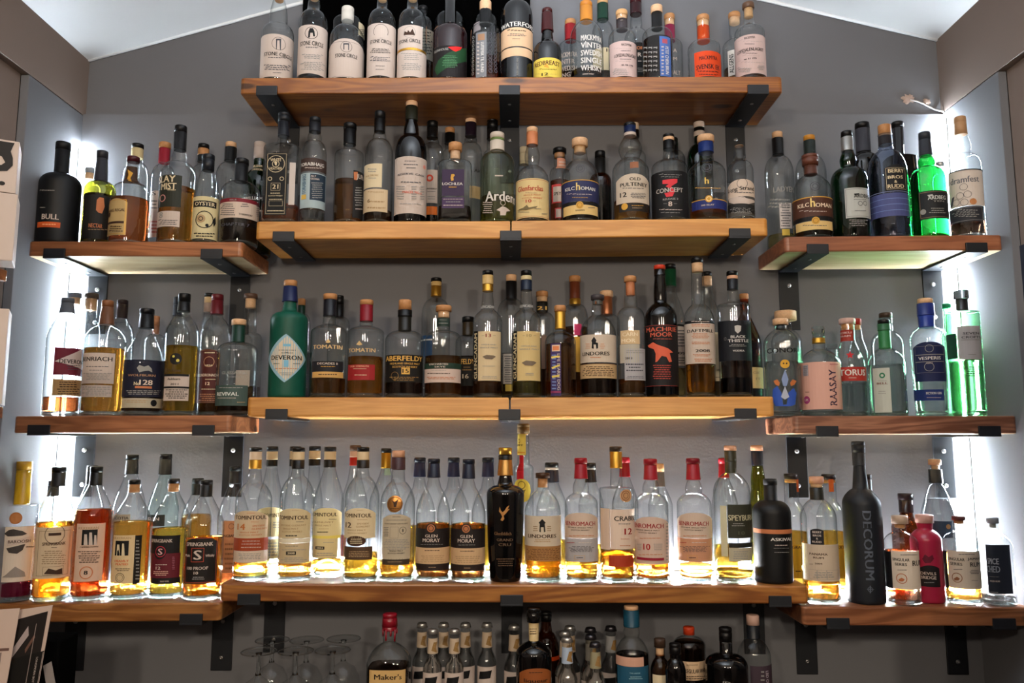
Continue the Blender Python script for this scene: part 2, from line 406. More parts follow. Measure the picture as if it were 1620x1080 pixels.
        for it in items:
            li += .00012; ty = it[0]
            if ty == 'T':
                _, st, x, y, w_, h_, c, up = it
                gv, gf, gw = text2d(st)
                if not up:
                    s0, _ = hit(x-w_/2, y); s1, _ = hit(x+w_/2, y); _, za = hit(x, y-h_/2); _, zc = hit(x, y+h_/2); za, zc = (za*.92+zc*.08), (zc*.92+za*.08)
                    f = lambda q: (s0+(s1-s0)*q[0]/gw, zc+(za-zc)*q[1])
                else:
                    s0, _ = hit(x-w_/2, y); s1, _ = hit(x+w_/2, y); _, za = hit(x, y-h_/2); _, zc = hit(x, y+h_/2)
                    f = (lambda q: (s1+(s0-s1)*q[1], zc+(za-zc)*q[0]/gw)) if up > 0 else (lambda q: (s0+(s1-s0)*q[1], za+(zc-za)*q[0]/gw))
                b0 = len(VV); VV += [pt(*f(q), li) for q in gv]
                FF += [[i+b0 for i in fc] for fc in gf]; MI += [mix(c)]*len(gf)
            elif ty == 'P':
                _, xa, ya, xb, yb, nn, c = it
                for i in range(nn):
                    y = ya+(yb-ya)*(i+.5)/nn; hh = (yb-ya)/nn*.2; sh_ = random.random()*.18*(xb-xa)
                    u = xa+sh_; e = xb-sh_
                    while u < e:
                        l = min((xb-xa)*random.uniform(.05, .16), e-u)
                        s0, zz0 = hit(u, y+hh); s1, _ = hit(u+l, y); _, zz1 = hit(u, y-hh)
                        b0 = len(VV); VV += [pt(s0, zz0, li), pt(s1, zz0, li), pt(s1, zz1, li), pt(s0, zz1, li)]; FF.append([b0, b0+1, b0+2, b0+3]); MI.append(mix(c))
                        u += l+(xb-xa)*.025
            elif ty == 'R':
                _, xa, ya, xb, yb, c = it
                s0, _ = hit(xa, (ya+yb)/2); s1, _ = hit(xb, (ya+yb)/2); _, z1 = hit((xa+xb)/2, ya); _, z0 = hit((xa+xb)/2, yb)
                strip(s0, s1, lambda t: z1, lambda t: z0, c, li)
            elif ty == 'F':
                _, xa, ya, xb, yb, c, tk = it
                s0, _ = hit(xa, (ya+yb)/2); s1, _ = hit(xb, (ya+yb)/2); _, z1 = hit((xa+xb)/2, ya); _, z0 = hit((xa+xb)/2, yb); tt = tk*k*.5
                strip(s0, s1, lambda t: z1, lambda t: z1-tt, c, li); strip(s0, s1, lambda t: z0+tt, lambda t: z0, c, li)
                strip(s0, s0+tt, lambda t: z1, lambda t: z0, c, li, 1); strip(s1-tt, s1, lambda t: z1, lambda t: z0, c, li, 1)
            elif ty in 'OD':
                x, y, r_, c = it[1:5]; sc_, zc = hit(x, y); rr = r_*k; b0 = len(VV); m_ = 20
                ri = rr*(1-it[5]) if ty == 'O' else 0
                for i in range(m_):
                    t = 2*PI*i/m_; VV.append(pt(sc_+rr*math.sin(t), zc+rr*math.cos(t), li))
                if ri:
                    for i in range(m_):
                        t = 2*PI*i/m_; VV.append(pt(sc_+ri*math.sin(t), zc+ri*math.cos(t), li))
                    for i in range(m_): j = (i+1) % m_; FF.append([b0+i, b0+m_+i, b0+m_+j, b0+j]); MI.append(mix(c))
                else:
                    VV.append(pt(sc_, zc, li))
                    for i in range(m_): FF.append([b0+i, b0+m_, b0+(i+1) % m_]); MI.append(mix(c))
            elif ty == 'G':
                c, pts = it[1:]; pp = [hit(x, y) for x, y in pts]
                todo = [tuple(pp[i] for i in t) for t in tessellate_polygon([[Vector((q[0], q[1], 0)) for q in pp]])]
                while todo:
                    t3 = todo.pop(); e_ = [abs(t3[i][0]-t3[(i+1) % 3][0]) for i in range(3)]; m_ = max(e_)
                    if m_ > Rr*.22:
                        i = e_.index(m_); A_, B_, C_ = t3[i], t3[(i+1) % 3], t3[(i+2) % 3]; M_ = ((A_[0]+B_[0])/2, (A_[1]+B_[1])/2)
                        todo += [(A_, M_, C_), (M_, B_, C_)]; continue
                    b0 = len(VV); VV += [pt(*q, li) for q in t3]; FF.append([b0, b0+1, b0+2]); MI.append(mix(c))
        lo = mesh(nm, (VV, FF), [matof(c if isinstance(c, str) and c[1:2] == ':' else 'p:'+c) for c in cols], root, smooth=False, midx=MI)
        if ldesc: lo['label'] = ldesc
    return root

def settle():
    """nudge neighbouring bottles until none touch"""
    Q = [dict(s=p[0], x=p[1], y=p[2], x0=p[1], y0=p[2], r=p[3]+.0006, ra=p[4]+.0006, o=p[6]) for p in PLACED]
    rnd = random.Random(3)
    for it in range(160):
        n = 0
        for i in range(len(Q)):
            for j in range(i+1, len(Q)):
                a, b = Q[i], Q[j]
                if a['s'] != b['s']: continue
                dx, dy = b['x']-a['x'], b['y']-a['y']; d = math.hypot(dx, dy) or 1e-6; ov = a['r']+b['r']-d
                if ov > 0:
                    n += 1; ux, uy = dx/d, dy/d
                    if abs(uy) < .15: uy = .35 if (a['y0']-b['y0']) <= 0 else -.35
                    for q, sg in ((a, -1), (b, 1)):
                        q['x'] += sg*ux*ov*.3; q['y'] += sg*uy*ov*.55
        for q in Q:
            q['x'] = min(q['x0']+.009, max(q['x0']-.009, q['x']))
            lo, hi = (-.40, -.01-q['r']) if q['s'] == 'K' else (YF+.003+q['ra'], -.0086-q['ra'])
            q['y'] = min(min(hi, q['y0']+.045), max(max(lo, q['y0']-.045), q['y']))
        if not n: break
    for _ in range(60):
        bad = False
        for i in range(len(Q)):
            for j in range(i+1, len(Q)):
                a, b = Q[i], Q[j]
                if a['s'] != b['s']: continue
                if a['r']+b['r'] > math.hypot(b['x']-a['x'], b['y']-a['y']): a['r'] *= .985; b['r'] *= .985; bad = True
        if not bad: break
    for q, p in zip(Q, PLACED):
        q['o'].location.x, q['o'].location.y = q['x'], q['y']; k = q['r']/(p[3]+.0006)
        if k < 1: q['o'].scale = (k, k, 1)
        if k < .88: print('SCALED', round(k, 2), p[5])
# ================================================================== ROOM SHELL
WALL = plain('#6b6c70', 'wall'); WALL2 = plain('#83746b', 'wall'); CEIL = plain('#e4e4e4', 'wall')
def struct(name, vf, mat, smooth=False):
    o = mesh(name, vf, [mat], smooth=smooth); o['kind'] = 'structure'; return o
XL = atY(127, 250, 0).x; XR = atY(1498, 250, 0).x
ledgeL = atY(127, 183, 0).z; ledgeR = atY(1498, 178, 0).z
YU = .012                                   # the upper wall sits a little further back
cl, cl2 = atY(127, 98, YU), atY(460, 8, YU); cr, cr2 = atY(1494, 65, YU), atY(1230, 4, YU)
slopeL = (cl2.z-cl.z)/(cl2.x-cl.x); slopeR = (cr.z-cr2.z)/(cr.x-cr2.x)
ridge_x = (cl.z-cr.z+slopeR*cr.x-slopeL*cl.x)/(slopeR-slopeL); ridge_z = cl.z+slopeL*(ridge_x-cl.x)
ZF, YB, XO = -1.35, -5.2, .021                # floor, far end of the room, how far the room widens in front of the alcove
PF = -.235                                   # front of the alcove side panels
# back wall board (lower) with its top ledge, and the gable wall above
struct('wall_back', join(box_vf(XL-.02, XR+.02, 0, .05, ZF, (ledgeL+ledgeR)/2)), WALL)
def prism(poly, y0, y1):
    n = len(poly); V_ = [(x, y0, z) for x, z in poly]+[(x, y1, z) for x, z in poly]
    return V_, [list(range(n)), list(range(n, 2*n))[::-1]]+[[i, i+n, (i+1) % n+n, (i+1) % n] for i in range(n)]
struct('wall_gable', prism([(XL-.3, .6), (XR+.3, .6), (XR+.3, cr.z+slopeR*.3), (ridge_x, ridge_z), (XL-.3, cl.z-slopeL*.3)], YU, .06), WALL)
# sloped ceiling, two slabs running towards the viewer
def slab(x0, z0, x1, z1, t=.04):
    return prism([(x0, z0), (x1, z1), (x1, z1+t), (x0, z0+t)], YB, YU+.03)
struct('ceiling', join(slab(XL-.3, cl.z-slopeL*.3, ridge_x, ridge_z), slab(ridge_x, ridge_z, XR+.3, cr.z+slopeR*.3)), CEIL)
cov = lambda a, b: tube_vf([(a.x, YU-.004, a.z-.003), (b.x, YU-.004, b.z-.003)], .006, 8)
struct('trim_1', cov(cl, Vector((ridge_x, 0, ridge_z))), CEIL, True)
struct('trim_2', cov(Vector((ridge_x, 0, ridge_z)), cr), CEIL, True)
# side walls: upper part flush with the alcove, lower part opens wider beyond the alcove panels
struct('wall_left', join(box_vf(XL-.06, XL, YB, YU+.02, ledgeL+.002, cl.z+.05), box_vf(XL-XO-.05, XL-XO, YB, PF, ZF, ledgeL+.002), box_vf(XL-XO-.05, XL-.06, YB, YU, ledgeL+.002, ledgeL+.04)), WALL2)
struct('wall_right', join(box_vf(XR, XR+.06, YB, YU+.02, ledgeR+.002, cr.z+.05), box_vf(XR+XO, XR+XO+.05, YB, PF, ZF, ledgeR+.002), box_vf(XR+.06, XR+XO+.05, YB, YU, ledgeR+.002, ledgeR+.04)), WALL2)
struct('trim_3', box_vf(XL-.02, XL, PF, 0, ZF, ledgeL, bev=.0015), WALL)
struct('trim_4', box_vf(XR, XR+.02, PF, 0, ZF, ledgeR, bev=.0015), WALL)
struct('floor', box_vf(XL-.3, XR+.3, YB, .05, ZF-.05, ZF), plain('#4a3a2c', 'matte'))
struct('wall_front', box_vf(XL-.3, XR+.3, YB-.05, YB, ZF, ridge_z+.05), WALL2)

# ------------------------------------------------------------------ wood
def woodmat(key, c1, c2, c3, seed=0):
    m, nt, out = newmat('wood_'+key); N = nt.nodes.new; L = nt.links.new
    tc = N('ShaderNodeTexCoord'); mp = N('ShaderNodeMapping'); mp.inputs['Location'].default_value = (seed, seed*.7, seed*.3); mp.inputs['Scale'].default_value = (1.1, 9, 12)
    L(tc.outputs['Object'], mp.inputs[0])
    n1 = N('ShaderNodeTexNoise'); n1.inputs['Scale'].default_value = 1.6; n1.inputs['Detail'].default_value = 3; n1.inputs['Distortion'].default_value = .6; L(mp.outputs[0], n1.inputs['Vector'])
    ml = N('ShaderNodeMath'); ml.operation = 'MULTIPLY'; ml.inputs[1].default_value = 46; L(n1.outputs[0], ml.inputs[0])
    sn = N('ShaderNodeMath'); sn.operation = 'SINE'; L(ml.outputs[0], sn.inputs[0])
    r1 = N('ShaderNodeMapRange'); r1.inputs[1].default_value = -1; r1.inputs[2].default_value = 1; L(sn.outputs[0], r1.inputs[0])
    mp2 = N('ShaderNodeMapping'); mp2.inputs['Scale'].default_value = (14, 300, 300); L(tc.outputs['Object'], mp2.inputs[0])
    n2 = N('ShaderNodeTexNoise'); n2.inputs['Scale'].default_value = 1; n2.inputs['Detail'].default_value = 4; L(mp2.outputs[0], n2.inputs['Vector'])
    n3 = N('ShaderNodeTexNoise'); n3.inputs['Scale'].default_value = 5; n3.inputs['Detail'].default_value = 5; L(tc.outputs['Object'], n3.inputs['Vector'])
    a = N('ShaderNodeMixRGB'); a.inputs[1].default_value = (*c2, 1); a.inputs[2].default_value = (*c1, 1); L(r1.outputs[0], a.inputs[0])
    b = N('ShaderNodeMixRGB'); b.inputs[2].default_value = (*c3, 1); L(a.outputs[0], b.inputs[1])
    q = N('ShaderNodeMath'); q.operation = 'MULTIPLY'; q.inputs[1].default_value = .55; L(n2.outputs[0], q.inputs[0]); L(q.outputs[0], b.inputs[0])
    # knots
    mp3 = N('ShaderNodeMapping'); mp3.inputs['Location'].default_value = (seed*1.3, 0, seed); mp3.inputs['Scale'].default_value = (3.2, 7, 12); L(tc.outputs['Object'], mp3.inputs[0])
    vo = N('ShaderNodeTexVoronoi'); vo.inputs['Scale'].default_value = 1; L(mp3.outputs[0], vo.inputs['Vector'])
    cr_ = N('ShaderNodeMapRange'); cr_.inputs[1].default_value = .07; cr_.inputs[2].default_value = .12; cr_.inputs[3].default_value = .85; cr_.inputs[4].default_value = 0; L(vo.outputs['Distance'], cr_.inputs[0])
    kx = N('ShaderNodeMixRGB'); kx.inputs[2].default_value = (*[v*.18 for v in c3], 1); L(cr_.outputs[0], kx.inputs[0]); L(b.outputs[0], kx.inputs[1])
    g = N('ShaderNodeMixRGB'); g.blend_type = 'MULTIPLY'; g.inputs[0].default_value = .5; L(kx.outputs[0], g.inputs[1]); L(n3.outputs[0], g.inputs[2])
    br = N('ShaderNodeMixRGB'); br.blend_type = 'MULTIPLY'; br.inputs[0].default_value = 1; br.inputs[2].default_value = (1.35, 1.35, 1.35, 1); L(g.outputs[0], br.inputs[1])
    p = N('ShaderNodeBsdfPrincipled'); p.inputs['Roughness'].default_value = .36; L(br.outputs[0], p.inputs['Base Color'])
    bp = N('ShaderNodeBump'); bp.inputs['Strength'].default_value = .15; bp.inputs['Distance'].default_value = .001; L(n2.outputs[0], bp.inputs['Height']); L(bp.outputs[0], p.inputs['Normal'])
    L(p.outputs[0], out.inputs[0]); return m
gold_ = lambda k, s: woodmat(k, lin('#d49a50'), lin('#bd8038'), lin('#9a6022'), s)
WOOD = dict(C1=woodmat('dark', lin('#a06428'), lin('#80491a'), lin('#582c0e'), 3), C2=gold_('gold_a', 5), C3=gold_('gold_b', 11), C4=woodmat('mid', lin('#aa7034'), lin('#7e481c'), lin('#4e290e'), 17),
  L2=woodmat('red_a', lin('#a86a40'), lin('#8a522c'), lin('#4c2813'), 23), L3=woodmat('red_b', lin('#a66c46'), lin('#845030'), lin('#4c2813'), 29), L4=woodmat('mid_b', lin('#a06c38'), lin('#7c4c22'), lin('#4f2c10'), 31),
  R2=woodmat('red_c', lin('#a86a48'), lin('#8a5236'), lin('#4c2818'), 37), R3=woodmat('red_d', lin('#a87458'), lin('#744834'), lin('#4c2818'), 41), R4=woodmat('mid_c', lin('#9c6440'), lin('#744428'), lin('#4f2c18'), 43))
RAW = woodmat('raw', lin('#d8c4a0'), lin('#c8ac80'), lin('#a88458'), 61)
TONE = dict(C1='dark brown', C2='golden', C3='golden', C4='warm brown', L2='reddish brown', L3='reddish brown', L4='brown', R2='reddish brown', R3='reddish brown', R4='brown')
SH_DESC = dict(C1=['thick dark brown plank shelf, highest of all'], C2=['left golden plank of the upper central shelf, butted at the middle bracket', 'right golden plank of the upper central shelf, butted at the middle bracket'],
  C3=['left golden plank of the middle central shelf above the backlit row', 'right golden plank of the middle central shelf above the backlit row'], C4=['long warm brown plank shelf, lowest in the centre, light glowing along its rear'],
  L2=['reddish brown plank shelf by the left side panel, upper of three'], L3=['reddish brown plank shelf by the left side panel, middle of three'], L4=['brown plank shelf at lower left, behind the paper cards'],
  R2=['reddish brown plank shelf by the right side panel, upper of three'], R3=['strongly grained plank shelf by the right side panel, middle of three'], R4=['brown plank shelf at lower right, lowest of the right side'])
for k_, segs in SHELF.items():
    for i_, (x0, x1, a0, a1, b0, b1) in enumerate(segs):
        A, Bq, Cq, Dq = atY(x0, a0, YF), atY(x1, a1, YF), atY(x0, b0, YF), atY(x1, b1, YF)
        L_ = Bq.x-A.x; th = ((A.z-Cq.z)+(Bq.z-Dq.z))/2
        bm = bmesh.new(); bmesh.ops.create_cube(bm, size=1)
        for v in bm.verts: v.co = Vector((v.co.x*L_, v.co.y*.199, v.co.z*th))
        ve = [e for e in bm.edges if abs(e.verts[0].co.z-e.verts[1].co.z) > th*.5 and e.verts[0].co.y < 0]
        ends = [e for e in ve if (i_ == 0 and e.verts[0].co.x < 0) or (i_ == len(segs)-1 and e.verts[0].co.x > 0)]
        bmesh.ops.bevel(bm, geom=ends, offset=.010, segments=5, profile=.5, affect='EDGES')
        le = [e for e in bm.edges if e.calc_face_angle(0) > .9 and abs(e.verts[0].co.z-e.verts[1].co.z) < 1e-4]
        bmesh.ops.bevel(bm, geom=le, offset=.004, segments=3, profile=.5, affect='EDGES')
        for v in bm.verts: v.co.z += (Bq.z-A.z)*(v.co.x/L_)
        bm.normal_update(); raw = [1 if (f.normal.z < -.9 and k_[0] in 'LR') else 0 for f in bm.faces]
        o = mesh('wooden_shelf', bm_vf(bm), [WOOD[k_], RAW], smooth=False, midx=raw, loc=((A.x+Bq.x)/2, YF/2-.0005, (A.z+Bq.z+Cq.z+Dq.z)/4)); bm.free()
        tag(o, SH_DESC[k_][i_], 'shelf', 'plank shelves')

# ------------------------------------------------------------------ steel lipped brackets
BM = plain('#14171d', 'powder'); SCREW = plain('#8c8c8c', 'metal')
BR_X = dict(C1=[(422.5, 'left'), (806, 'middle'), (1199, 'right')], C2=[(449, 'left'), (808, 'middle'), (1170, 'right')], C3=[(438, 'left'), (806, 'middle'), (1179, 'right')], C4=[(394.5, 'left'), (809.5, 'middle'), (1233.5, 'right')],
  L2=[(87, 'left'), (335.5, 'right')], L3=[(62.5, 'left'), (322.5, 'right')], L4=[(45, 'left'), (303, 'right')], R2=[(1293, 'left'), (1544, 'right')], R3=[(1308, 'left'), (1564.5, 'right')], R4=[(1325, 'left'), (1587.5, 'right')])
BN = dict(C1='top shelf', C2='upper central shelves', C3='middle central shelves', C4='lowest central shelf', L2='upper left shelf', L3='middle left shelf', L4='lowest left shelf', R2='upper right shelf', R3='middle right shelf', R4='lowest right shelf')
for k_, lst in BR_X.items():
    for (bx, wh) in lst:
        seg = [s for s in SHELF[k_] if s[0]-5 <= bx <= s[1]+5][0]
        t = (bx-seg[0])/(seg[1]-seg[0]); zt_ = atY(bx, seg[2]+(seg[3]-seg[2])*t, YF).z; zb_ = atY(bx, seg[4]+(seg[5]-seg[4])*t, YF).z
        X_ = atY(bx, seg[4], YF).x; W = .025; th = .005; drop = .155
        root = empty('shelf_bracket', (X_, 0, zb_-.0014))
        tag(root, f'black steel bracket gripping the {BN[k_]}, {wh} one', 'bracket', 'black steel shelf brackets')
        arm = box_vf(-W, W, YF-.006, -.001, -th, 0, bev=.0008); lip = box_vf(-W, W, YF-.006, YF-.001, -.001, .019, bev=.0012)
        mesh('arm', arm, [BM], root, smooth=False); mesh('front_lip', lip, [BM], root, smooth=False)
        up_ = k_ in ('C2', 'C3'); hp = .05
        pl = mesh('wall_plate', box_vf(-W, W, -.0055, -.0005, *((hp, hp+.12) if up_ else (-drop, -th-.0002)), bev=.0008), [BM], root, smooth=False)
        for zz_ in ((hp+.03, hp+.1) if up_ else (-.04, -drop+.03)):
            s_ = mesh('screw', lathe([(.0001, 0), (.0055, .0001), (.0052, .0014), (.003, .0026), (.0012, .0026), (.0010, .0016), (.0001, .0016)], 14), [SCREW], pl); s_.location = (0, -.0055, zz_); s_.rotation_euler = (PI/2, 0, 0)
        for yy_ in (-.05, -.15):
            s_ = mesh('screw', lathe([(.0001, 0), (.0042, .0001), (.004, .0012), (.002, .002), (.0001, .002)], 12), [SCREW], root); s_.location = (0, yy_, -th); s_.rotation_euler = (PI, 0, 0)

# ------------------------------------------------------------------ LED strips
def emat(key, col, s):
    m, nt, out = newmat(key); e = nt.nodes.new('ShaderNodeEmission'); e.inputs[0].default_value = (*col, 1); e.inputs[1].default_value = s; nt.links.new(e.outputs[0], out.inputs[0]); return m
EV = emat('led_vertical', (.78, .90, 1), LED_V); EH = emat('led_horizontal', (.96, .97, 1), LED_H)
for X_, s_, top_, nm_ in ((XL, 1, atY(131, 232, -.02).z, 'left'), (XR, -1, atY(1496, 184, -.02).z, 'right')):
    zb_ = atY(810, 905, 0).z
    r_ = empty('light_strip', (X_+s_*.008, -.008, zb_)); tag(r_, f'vertical white light strip glowing in the {nm_} corner of the alcove', 'light strip', 'glowing light strips')
    H_ = top_-zb_
    mesh('light_tape', lathe([(.0001, 0), (.0042, 0), (.0042, H_), (.0001, H_)], 10), [EV], r_, smooth=False)
    mesh('backing_channel', box_vf(*((-.0075, -.0045) if s_ > 0 else (.0045, .0075)), -.005, .007, 0, H_), [plain('#d8d8d8', 'paper')], r_, smooth=False)
for k_, x0, x1, nm_ in (('C4', 372, 1255, 'central'), ('L4', 75, 372, 'left'), ('R4', 1262, 1545, 'right')):
    A, Bq = atY(x0, 900, -.004), atY(x1, 900, -.004); z_ = shelf_z(k_, (x0+x1)/2)
    r_ = empty('light_strip', ((A.x+Bq.x)/2, -.0052, z_+.006)); L_ = (Bq.x-A.x)/2
    tag(r_, f'horizontal light strip along the wall behind bottles of the lowest {nm_} shelf', 'light strip', 'glowing light strips')
    mesh('light_tape', tube_vf([(-L_, 0, .001), (L_, 0, .001)], .0036, 10), [EH], r_, smooth=False)
    mesh('backing_channel', box_vf(-L_, L_, -.004, .0045, -.0052, -.003), [plain('#d8d8d8', 'paper')], r_, smooth=False)

# white cable and filler patches at the right end of the ledge
pts = []
for (x, y) in ((1440, 158), (1450, 160), (1460, 164), (1470, 169), (1480, 174), (1488, 179), (1494, 186)):
    q = atY(x, y, YU-.004); pts.append((q.x, q.y-(.012 if y > 176 else 0), q.z))
o = mesh('power_cable', tube_vf(pts, .0022, 8), [plain('#d8d8d6', 'cap')]); tag(o, 'thin white cable curving from wall patch down to the right light strip', 'cable')
def blob(x, y, r, nm, lab):
    c = atY(x, y, YU); V_ = []; n = 26; rnd = random.Random(x)
    rr = [r*(1+rnd.uniform(-.35, .35)) for _ in range(n)]
    for lay, (f_, d_) in enumerate(((1, 0), (.85, .003), (.4, .0042))):
        for i in range(n): t = 2*PI*i/n; V_.append((rr[i]*f_*math.sin(t)*1.25, -d_-.0002, rr[i]*f_*math.cos(t)))
    V_.append((0, -.0045, 0)); F_ = [[l*n+i, l*n+(i+1) % n, (l+1)*n+(i+1) % n, (l+1)*n+i] for l in range(2) for i in range(n)]+[[2*n+i, 2*n+(i+1) % n, 3*n] for i in range(n)]
    o = mesh(nm, (V_, F_), [plain('#b8a296', 'wall')], loc=(c.x, c.y, c.z)); tag(o, lab, 'filler patch', 'dried filler patches')
blob(1437, 157, .013, 'filler_patch', 'larger rough beige filler patch on wall at the cable end')
blob(1466, 161, .008, 'filler_patch', 'smaller rough beige filler patch on wall above the cable')

# black panel standing on the top shelf behind the bottles
A, Bq = atY(478, 40, -.004), atY(839, 40, -.004); zt_ = shelf_z('C1', 800)
r_ = empty('chalkboard', ((A.x+Bq.x)/2, 0, zt_+.001)); tag(r_, 'large black board on the wall behind the bottles of the top shelf', 'board')
L_ = (Bq.x-A.x)/2; H_ = .42
mesh('board_face', box_vf(-L_+.012, L_-.012, -.0035, -.001, .012, H_-.012), [plain('#030303', 'dead')], r_, smooth=False)
mesh('frame', join(box_vf(-L_, -L_+.012, -.0045, -.0005, 0, H_), box_vf(L_-.012, L_, -.0045, -.0005, 0, H_), box_vf(-L_+.012, L_-.012, -.0045, -.0005, 0, .012), box_vf(-L_+.012, L_-.012, -.0045, -.0005, H_-.012, H_)), [plain('#050505', 'dead')], r_, smooth=False)
# ================================================================== BOTTLES (measured in the frame of each crop)
# ---- top shelf
B('C1','a',343,268,-60,292,212,150,'clear',None,[('cork',-38,95),('plug:cork2',12,70)],[Lb(212,270,476,612,'w',[O(357,347,56,'k',.05),G('dgy',(335,310),(375,310),(372,400),(366,400),(362,322),(345,322),(340,395),(335,395)),T('STONE CIRCLE',350,430,215,34),P(265,450,440,466,1),P(240,512,450,560,3),P(305,572,380,584,1)])],'tall clear bottle with bulged neck and white arch-emblem label, leftmost',nt=70,bulb=.35)
B('C1','a',625,238,-62,215,100,110,'clear',('dark',575),[('cork3',-40,98),('plug:cork',0,70)],[Lb(507,197,745,585,'w',[O(615,262,52,'k',.08),G('k',(590,300),(594,250),(605,225),(628,225),(640,250),(644,290),(630,290),(626,262),(608,262),(604,300)),T('STONE CIRCLE',620,343,178,40),P(560,370,680,384,1),P(530,430,720,470,3,'gy'),P(530,490,725,560,5,'gy')])],'clear bottle, white label with black archway in a ring,')
B('C1','a',895,285,63,338,215,98,'clear',None,[('#cfcac0',170,100)],[Lb(752,305,1037,614,'w',[Fr(764,330,1025,608,'dgy',4),O(893,372,46,'k',.06),G('dgy',(870,345),(916,345),(914,400),(908,400),(908,356),(878,356),(878,395),(870,395)),T('STONE CIRCLE',893,440,172,34)],'arch')],'squat clear bottle, white cap, white bordered arch-top label,')
B('C1','a',1172,232,-62,205,90,100,'clear',('dark',590),[('cork',-40,96),('plug:cork',10,66)],[Lb(1057,183,1288,600,'w',[O(1168,248,60,'k',.05),G('w',(1105,290),(1168,255),(1230,290),(1230,312),(1105,312)),T('STONE CIRCLE',1168,327,165,34),P(1085,385,1245,425,3,'k'),P(1085,450,1240,490,3),P(1120,520,1205,530,1),P(1115,548,1205,558,1)])],'clear bottle, white label with half-circle emblem,')
B('C1','a',1415,240,-62,212,95,110,'clear',('pale',575),[('cork',-42,96),('plug:cork',8,66)],[Lb(1303,197,1498,378,'w',[O(1395,255,48,'gy',.06),G('br',(1350,282),(1358,250),(1378,258),(1385,240),(1400,258),(1420,230),(1440,282)),T('STONE CIRCLE',1398,322,165,32)]),Lb(1300,376,1528,396,'m:g'),Lb(1295,398,1528,606,'w',[P(1330,420,1490,480,4,'gy'),P(1330,500,1490,560,4,'gy')])],'clear bottle, two-piece white label split by gold band,')
B('C1','a',905,265,70,205,150,90,'clear',None,[('k',100,80)],[Lb(990,195,1050,300,'c',[P(1000,230,1045,290,4)])],'clear bottle hidden behind the white-capped squat bottle',d=1)
B('C1','a',1500,190,60,215,150,80,'clear',('brown',420),[('k',95,78)],[Lb(1405,230,1590,470,'#6e6a60',[P(1430,250,1580,440,8,'k')])],'dark-labelled bottle behind the gold-banded pair',d=1)
B('C1','b',360,280,-45,300,215,95,'darkred',None,[('k',-5,100),('x:#0a0a0a',200,96)],[Lb(228,360,495,608,'#10090a',[G('#123a1c',(262,600),(240,555),(270,480),(330,430),(400,400),(490,385),(490,490),(380,520)),G('#c81a18',(345,375),(455,378),(440,398),(405,412),(380,400)),T('GLENHOUSE',295,395,110,22,'gy'),P(300,440,420,540,8,'#4a7a52')])],'dark red-black bottle with green leaf and red stripe',d=0)
B('C1','b',360,250,-20,190,110,90,'clear',None,[('k',10,80)],[Lb(238,190,478,330,'peach')],'clear peach-labelled bottle behind the dark red one',d=1)
B('C1','b',645,243,15,268,205,98,'clear',('redamber',480),[('cork3',86,95),('k',200,96)],[Lb(570,255,655,612,'#6f7072',[R(585,270,640,320,'#8e6b50'),V('LUTEFISK TIL HUND',622,455,24,240,'ww',-1),P(578,330,600,600,9,'w')]),Lb(528,290,568,605,None,[O(550,300+i*32,13,'gy',.3) for i in range(10)],nm='printed_pattern'),Lb(660,250,765,605,None,[O(682+j*38,270+i*30,14,'dgy',.35) for i in range(11) for j in range(3)],nm='printed_pattern')],'clear bottle with ring pattern and grey vertical strip label')
B('C1','b',645,200,20,190,120,80,'clear',None,[('k',60,80)],[Lb(550,180,605,250,'#b5a8ac')],'clear bottle hidden behind the ring-patterned one',d=1)
B('C1','b',895,265,-65,150,20,105,'black',None,[('m:br',-40,90),('x:#111111',15,90)],[Lb(765,150,1025,208,None,[T('WATERFORD',898,185,250,42,'ww')],nm='printed_lettering'),Lb(768,212,1022,362,'#d5b08c',[P(800,232,990,246,1,'k'),P(820,262,970,286,2),P(850,300,930,312,1)]),Lb(770,372,1018,440,'#d5b08c'),Lb(880,445,920,608,None,[V('IRISH SINGLE MALT',900,520,16,150,'gy')],nm='printed_lettering')],'tall black bottle, white lettering above a tan label')
B('C1','b',1130,228,75,435,350,105,'black',None,[('#3c0f10',110,82),('#3a0e0f',255,88,98)],[Lb(1018,458,1243,612,'#d9c050',[T('REDBREAST',1128,500,190,42,'#4a1014'),G('g',(1100,535),(1120,505),(1135,525),(1145,545)),P(1060,548,1210,558,1,'k'),T('12',1110,592,52,26),P(1035,590,1080,594,1),P(1140,590,1200,594,1)])],'short dark bottle, maroon sleeve, bright yellow label')
B('C1','b',1320,215,165,400,345,90,'clear',('brown',580),[('cork2',205,88),('#8c1018',330,92)],[Lb(1225,400,1420,612,None,[T('MACKMYRA',1300,435,140,44,'w'),T('VINTER',1290,492,120,44,'w'),T('SWEDISH',1300,545,135,44,'w'),T('SINGLE',1300,596,140,40,'w')],nm='printed_lettering')],'clear bottle, crimson sleeve, behind the boldly lettered bottle',d=1)
B('C1','b',1448,272,20,335,190,100,'clear',('dark',585),[('#b8742a',58,100),('#c07c2c',172,102)],[Lb(1385,265,1575,570,None,[T('MACKMYRA',1482,298,160,50,'ww'),T('VINTER',1482,358,160,50,'ww'),T('SWEDISH',1482,418,160,50,'ww'),T('SINGLE',1482,478,160,50,'ww'),T('WHISKY',1482,538,160,50,'ww')],nm='printed_lettering'),Lb(1320,575,1580,612,'k',[T('SWEDISH WHISKY',1460,588,90,12,'w')])],'clear bottle with five rows of bold white lettering')
B('C1','c',122,180,5,300,180,85,'clear',('brown',470),[('cork',40,86),('#0d3324',165,90)],[Lb(40,380,205,560,'c',[T('10',165,405,40,30)])],'clear bottle, dark green sleeve, behind bold-lettered bottle',d=1)
